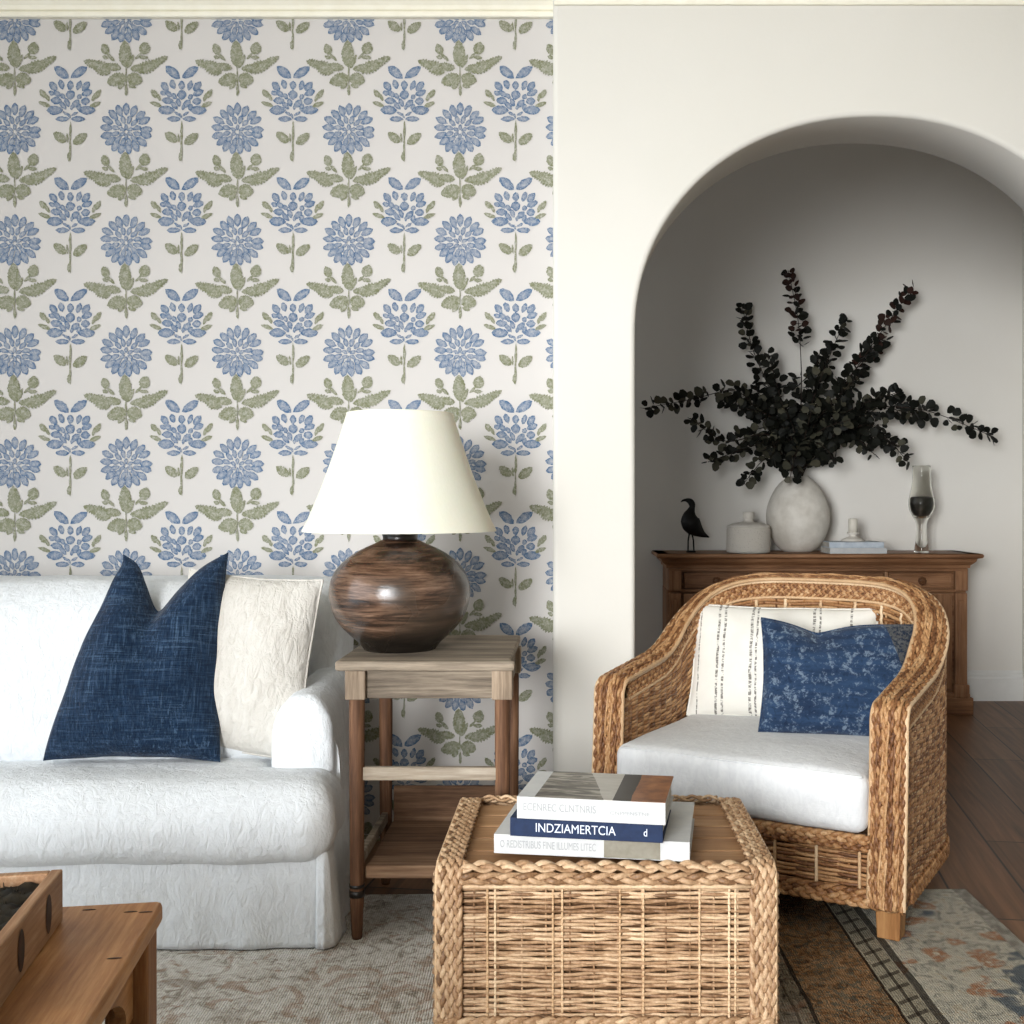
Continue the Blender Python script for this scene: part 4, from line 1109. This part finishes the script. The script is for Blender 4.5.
# bird
bx_, byy = at(691, 5.92), 5.92
bird = thing('bird_figurine', (bx_, byy, BT), 'black long legged bird figurine at the left end of the sideboard', 'figurine')
u_ = .00117
def bp(x, z): return ((x - 140)*u_, 0, (415 - z)*u_)
pts = [(93, 184), (100, 178), (112, 174), (126, 176), (138, 182), (146, 194), (146, 208), (140, 224), (134, 244), (134, 266), (142, 286), (156, 302), (174, 318), (196, 334), (224, 346)]
rad = [1.5, 4, 6, 11, 15, 15, 13, 19, 32, 43, 45, 40, 28, 14, 2]
pp = np.array([bp(*p) for p in pts]); 
qq = np.linspace(0, len(pts)-1, 60)
cat = np.stack([np.interp(qq, range(len(pts)), pp[:, k]) for k in range(3)], 1); rr = np.interp(qq, range(len(pts)), rad)*u_
for _ in range(3): cat[1:-1] = (cat[:-2]+2*cat[1:-1]+cat[2:])/4
MB().tube(cat, rr, 16, nrm=(0, 1, 0), r2=rr*.75).build('body', M['black'], bird)
for k, (xa, xb) in enumerate(((133, 126), (143, 154))):
    b = MB().tube([bp(xa, 318), bp((xa+xb)/2 - 3 + 6*k, 360), bp(xb, 408)], [.0048, .0042, .0042], 8); v = np.concatenate(b.v); b.v = [v + np.array((0, (k-.5)*.012, 0))]
    b.build('leg', M['black'], bird)
MB().lathe([(.026, 0), (.026, .006), (.020, .010)], (0, 0, 0), 24).build('base', M['black'], bird)
# jar
jar = thing('lidded_jar', (at(748.5, 5.88), 5.88, BT), 'squat speckled white ceramic jar with knob lid beside the bird', 'jar')
t = NT('speckled_bisque'); tv = t.coord(); vo = t.N('ShaderNodeTexVoronoi'); vo.inputs['Scale'].default_value = 95; t.L(tv, vo.inputs['Vector'])
M['bisque'] = t.done(t.mix(t.ramp(vo.outputs['Distance'], [(.12, .7), (.2, 0)]), '#CBC5BA', '#978F84'), .8, t.bump(vo.outputs['Distance'], .4, .003), .2)
MB().lathe([(.108, 0), (.116, .006), (.117, .02), (.116, .125), (.112, .138), (.100, .142)], (0, 0, 0), 48).build('jar_body', M['bisque'], jar)
MB().lathe([(.117, .136), (.116, .142), (.085, .156), (.045, .163), (.027, .168), (.025, .183), (.030, .190), (.031, .214), (.026, .218)], (0, 0, 0), 48).build('lid', M['stone'], jar)
# vase
vx, vy = at(798, 5.995), 5.995
vase = thing('ceramic_vase', (vx, vy, BT), 'large egg shaped chalky white vase holding the dark branches', 'vase')
vh = .40
pr = [(.075, 0), (.098, .012), (.128, .045), (.155, .095), (.170, .150), (.173, .200), (.165, .250), (.147, .300), (.122, .345), (.095, .378), (.070, .398), (.058, .408), (.060, .414), (.052, .414), (.050, .40), (.06, .37)]
MB().lathe(smooth_prof(pr, 60), (0, 0, 0), 64).build('vase_body', M['stone'], vase)
# small books and candle
for k, (w, d, h, dx, rz, mt, lb) in enumerate(((.30, .21, .030, 0, .03, 'bookw', 'lower thin white book under the candlestick on the sideboard'), (.285, .20, .030, -.004, -.02, 'bookblue', 'upper thin pale blue book directly beneath the candlestick'))):
    r_ = book('slim_book', (at(853, 5.865) + dx, 5.865), w, d, h, rz, M[mt], lb, z=BT + .0305*k)
cs = thing('candlestick', (at(853, 5.89), 5.89, BT + .0612), 'small white candle on a flared ceramic holder atop the slim books', 'candlestick')
MB().lathe([(.060, 0), (.062, .006), (.045, .016), (.020, .026), (.017, .034), (.032, .040), (.032, .048), (.026, .048)], (0, 0, 0), 32).build('holder', M['stone'], cs)
MB().lathe([(.024, .046), (.024, .118), (.016, .122)], (0, 0, 0), 24).build('candle', M['candle'], cs)
# glass vase with dark filling
gx = at(921.5, 5.90)
gl = thing('glass_vase', (gx, 5.90, BT), 'tall waisted clear glass vase with dark pebbles at the sideboard right end', 'vase')
outp = smooth_prof([(.038, 0), (.038, .02), (.030, .06), (.027, .12), (.028, .165), (.045, .19), (.064, .225), (.070, .262), (.064, .30), (.054, .345), (.048, .40), (.047, .455), (.048, .465)], 60)
inn = smooth_prof([(.045, .465), (.044, .455), (.045, .40), (.051, .345), (.061, .30), (.067, .262), (.061, .225), (.042, .194), (.004, .184)], 40)
MB().lathe(np.concatenate([outp, inn]), (0, 0, 0), 48).build('glass_body', M['glass'], gl)
MB().lathe(smooth_prof([(.004, .187), (.038, .195), (.056, .225), (.063, .262), (.058, .296), (.054, .300), (.004, .302)], 40), (0, 0, 0), 40).build('pebble_filling', M['dark_fill'], gl)

# ------------------------------------------------------------------ eucalyptus branches
bq = thing('eucalyptus_bouquet', (vx, vy, BT + .40), 'spreading bunch of dark dried eucalyptus branches standing in the egg vase', 'branches')
def leaf(mb, p, d, up, r, mi):
    d = d/np.linalg.norm(d); s_ = np.cross(d, up); s_ /= np.linalg.norm(s_) + 1e-9; nn = np.cross(s_, d)
    n = 9; V = [p + d*r*.95 + nn*(-.12*r)]
    for j in range(n):
        a = 2*PI*j/n; rr_ = r*(1 + .10*math.cos(3*a + p[0]*50)); V.append(p + d*(r*.95 + rr_*-math.cos(a)) + s_*rr_*.88*math.sin(a) + nn*(.10*r*math.sin(a)**2 + .05*r*math.cos(a*2)))
    V.append(p); f = [(0, 1+j, 1 + (j+1) % n) for j in range(n)]
    mb.add(V[:-1], f, mi, True)
tips = [((645, 408), -.05, [(740, 385), (700, 398)], 1), ((742, 306), .03, [(775, 400), (752, 350)], 0), ((788, 270), -.02, [(802, 380), (799, 320)], 2),
        ((846, 318), -.05, [(812, 400), (832, 350)], 0), ((913, 287), -.03, [(835, 400), (872, 345)], 2), ((994, 437), -.10, [(860, 405), (925, 408)], 0),
        ((908, 462), -.22, [(850, 420), (885, 435)], 0), ((690, 418), -.18, [(770, 430), (725, 445)], 1), ((708, 462), -.22, [(770, 440), (735, 452)], 1), ((742, 486), -.20, [(785, 445), (760, 462)], 1),
        ((862, 372), -.12, [(815, 420), (840, 395)], 1), ((900, 392), -.15, [(830, 420), (870, 400)], 0), ((768, 352), -.12, [(790, 430), (778, 390)], 0), ((820, 352), .05, [(803, 430), (812, 390)], 0),
        ((752, 385), .05, [(785, 430), (768, 405)], 0), ((925, 420), .02, [(840, 420), (885, 405)], 0), ((835, 462), -.22, [(815, 440), (828, 450)], 0), ((875, 455), -.10, [(830, 425), (855, 435)], 0),
        ((790, 478), -.24, [(800, 445), (795, 455)], 1), ((738, 408), -.20, [(785, 425), (760, 410)], 0), ((885, 340), .05, [(820, 410), (855, 370)], 2), ((780, 400), -.22, [(795, 430), (788, 415)], 0),
        ((850, 420), -.25, [(812, 435), (830, 425)], 1), ((812, 408), -.22, [(804, 440), (808, 425)], 1), ((885, 425), -.22, [(830, 435), (860, 425)], 0), ((762, 450), -.15, [(790, 440), (775, 442)], 0), ((718, 400), -.02, [(780, 415), (748, 402)], 0), ((900, 445), -.05, [(835, 430), (868, 435)], 0)]
base = np.array((vx, vy, BT + .40))
for ti, (tip, dy, mids, kind) in enumerate(tips):
    ye = vy + dy
    c0 = base.copy() + np.array((rng.normal(0, .012), rng.normal(0, .012), -.12)); 
    ctrl = [c0, base + np.array((0, -.0, .03))] + [np.array(((m[0]-CX)*(vy + dy*(k+1)/3)/F, vy + dy*(k+1)/3, EYE - (m[1]-CY)*(vy+dy*(k+1)/3)/F)) for k, m in enumerate(mids)] + [np.array(((tip[0]-CX)*ye/F, ye, EYE - (tip[1]-CY)*ye/F))]
    ctrl = np.array(ctrl); dd_ = np.r_[0, np.cumsum(np.linalg.norm(np.diff(ctrl, axis=0), axis=1))]
    ns = 40; qq = np.linspace(0, dd_[-1], ns); path = np.stack([np.interp(qq, dd_, ctrl[:, k]) for k in range(3)], 1)
    for _ in range(12): path[1:-1] = (path[:-2] + 2*path[1:-1] + path[2:])/4
    br_ = MB().tube(path, np.linspace(.0045, .0016, ns), 6).build('branch', M['stem'], bq, base)
    lm = MB(); length = dd_[-1] - .15
    nl = int(length / .0115)
    for j in range(nl):
        t_ = .30 + .70*(j + rng.uniform(0, 1))/nl
        if t_ > 1: t_ = 1
        if mnoise.noise(Vector((t_*7, ti*3.7, 1.3))) < -.24 and .45 < t_ < .80: continue
        k = t_*(ns-1); i = min(int(k), ns-2); p = path[i] + (path[i+1]-path[i])*(k-i)
        tan = path[i+1]-path[i]; tan /= np.linalg.norm(tan)
        a = j*PI*.5 + rng.uniform(-.5, .5); s1 = np.cross(tan, (0, 1, .2)); s1 /= np.linalg.norm(s1); s2 = np.cross(tan, s1)
        side = s1*math.cos(a) + s2*math.sin(a)
        d = side*1.0 + tan*rng.uniform(.1, .9) + rng.normal(0, .25, 3)
        spread_ = rng.uniform(.0, .06) * (1 - .8*t_)
        r = rng.uniform(.024, .038) * (1.0 - .30*t_)
        pos = p + side*(spread_ + .004)
        up = rng.normal(0, .55, 3) + np.array((0, -1, .45))
        pos[1] = min(pos[1], ZB - .07)
        mi = 0
        u01 = rng.uniform()
        if kind == 1 and u01 < .40: mi = 1
        elif kind == 0 and u01 < .10: mi = 1
        elif kind == 2 and t_ > .72 and u01 < .6: mi = 2
        leaf(lm, pos, d, up, r, mi)
    v = np.concatenate(lm.v); v[:, 1] = np.minimum(v[:, 1], ZB - .03); lm.v = [v]
    lm.build('leaves', [M['leaf'], M['leaf2'], M['leaf3']], br_, base)

# ------------------------------------------------------------------ pine coffee table
CR = math.radians(8.7)
CT = .45
ct = thing('coffee_table', (-.700, 1.872, 0), 'waxed pine coffee table with arched apron in the lower left corner', 'table', CR)
b = MB(); b.box((-.55, -.45, CT - .019), (1.10, .90, .038), bevel=.010)
b.build('table_top', M['pine'], ct)
for (x, y) in ((-.005, -.055), (-.008, -.24), (-.10, -.03), (-.15, -.40), (-.03, -.05)):
    kn = MB(); kn.lathe([(.012, 0), (.010, .0006)], (0, 0, 0), 10); v = kn.v[-1]; v[:, 1] *= .28; kn.v[-1] = v + np.array((x-.012, y, CT - .0001))
    kn.build('wood_knot', M['knot'], ct)
for x in (-.042, -1.058):
    for y in (-.045, -.855):
        MB().box((x, y, (CT-.038)/2 + RT/2), (.068, .068, CT - .038 - RT), bevel=.005).build('leg', M['pine_z'], ct)
def arched(lo, hi, z0, z1, rise, n=24):
    pts = [(lo, z1), (lo, z0)]
    m0, m1 = lo + .04, hi - .04
    for q_2 in np.linspace(0, PI, n): pts.append((m0 + (m1-m0)*(1-math.cos(q_2))/2, z0 + rise*math.sin(q_2)**.8))
    pts += [(hi, z0), (hi, z1)]
    return pts
for x in (-.030, -1.07): MB().prism(arched(-.82, -.085, CT-.16, CT-.038, .10), x - .016, x, 'yz').build('apron', M['pine'], ct, recalc=True)
for y in (-.030, -.87): MB().prism(arched(-1.02, -.085, CT-.16, CT-.038, .10), y - .0, y + .016, 'xz').build('apron', M['pine'], ct, recalc=True)
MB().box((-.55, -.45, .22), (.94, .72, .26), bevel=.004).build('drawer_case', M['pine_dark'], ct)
# tray on it
ty = thing('wooden_tray', (-.827, 1.777, CT + .0005), 'deep wooden tray with dark oval cutouts on the pine table', 'tray', math.radians(11))
tw, td, tth, tk = .62, .46, .084, .018
b = MB()
def ovalwall():
    # right wall (x=0 plane) with oval openings modelled as recessed dark ovals
    b.box((-tk/2, -td/2, tth/2), (tk, td, tth), bevel=.003)
ovalwall()
b.box((-tw + tk/2, -td/2, tth/2), (tk, td, tth), bevel=.003); b.box((-tw/2, -tk/2, tth/2), (tw - 2*tk, tk, tth - .001), bevel=.003); b.box((-tw/2, -td + tk/2, tth/2), (tw - 2*tk, tk, tth - .001), bevel=.003)
b.box((-tw/2, -td/2, .005), (tw-.01, td-.01, .009))
M['tray'] = wood('tray_oak', [(.2, '#7A5638'), (.5, '#A37C5A'), (.8, '#C9AC8C')], axis='y', scale=8, rough=.6)
b.build('tray_body', M['tray'], ty)
for k, yv in enumerate((-.085, -.225, -.37)):
    o2 = MB()
    a = np.linspace(0, 2*PI, 28, endpoint=False)
    ring0 = np.stack([np.full(28, .0008), yv + .016*np.cos(a), tth/2 + .030*np.sin(a)], -1)
    V = np.concatenate([ring0, [[.0009, yv, tth/2]]]); o2.add(V, [(j, (j+1) % 28, 28) for j in range(28)], 0, False)
    o2.build('oval_inlay', M['knot'], ty)
# moss filling in the tray
ms = MB(); nx_, ny_ = 60, 46
X, Y = np.meshgrid(np.linspace(-tw + tk + .004, -tk - .004, nx_), np.linspace(-td + tk + .004, -tk - .004, ny_))
Z = np.array([[.069 + .018*mnoise.noise(Vector((x*18, y*18, 3))) + .012*mnoise.noise(Vector((x*60, y*60, 1))) for x, y in zip(r1_, r2_)] for r1_, r2_ in zip(X, Y)])
ms.grid(np.stack([X, Y, Z], -1))
for k in range(900):
    x, y = rng.uniform(-tw + tk + .012, -tk - .012), rng.uniform(-td + tk + .012, -tk - .012)
    p = np.array((x, y, .064)); q2 = p + np.array((rng.normal(0, .005), rng.normal(0, .005), rng.uniform(.006, .016))); ms.tube([p, q2], [.0016, .0006], 4)
mo = ms.build('dried_moss', M['moss'])
mo.location = (-.827, 1.777, CT + .001); mo.rotation_euler.z = math.radians(11)
tag(mo, 'bed of dark dried moss filling the wooden tray', 'moss', kind='stuff')

# ------------------------------------------------------------------ light
w = bpy.data.worlds.new('world'); SC.world = w; w.use_nodes = True
bg = w.node_tree.nodes['Background']; bg.inputs[0].default_value = (.75, .85, 1, 1); bg.inputs[1].default_value = .6
def area(name, loc, rot, sx, sy, power, col, spread=180):
    l = bpy.data.lights.new(name, 'AREA'); l.shape = 'RECTANGLE'; l.size = sx; l.size_y = sy; l.energy = power; l.color = col; l.spread = math.radians(spread)
    o = bpy.data.objects.new(name, l); COL.objects.link(o); o.location = loc; o.rotation_euler = rot; return o
area('daylight_side_window', (XL - .14, .8, 1.36), (0, -PI/2, 0), 2.45, 3.3, 66, (.86, .93, 1))
area('daylight_camera_window', (-1.7, YR - .14, 1.46), (math.radians(68), 0, 0), 1.9, 2.4, 112, (.95, .975, 1))
area('added_alcove_beam', (-1.7, YR - .10, 1.55), (math.radians(85), 0, math.radians(-21)), 1.7, 2.1, 38, (.97, .985, 1), 50)  # second narrow lamp added at the camera window to brighten the alcove
area('alcove_fill_light', (-1.30, 5.0, 1.5), (0, -PI/2, 0), 1.5, 1.2, 6, (.95, .97, 1))  # weak fill lamp added out of view to raise the alcove's ambient light
SC.view_settings.view_transform = 'Standard'; SC.view_settings.look = 'None'
SC.view_settings.exposure = 0.02; SC.view_settings.gamma = 1; SC.view_settings.use_curve_mapping = False
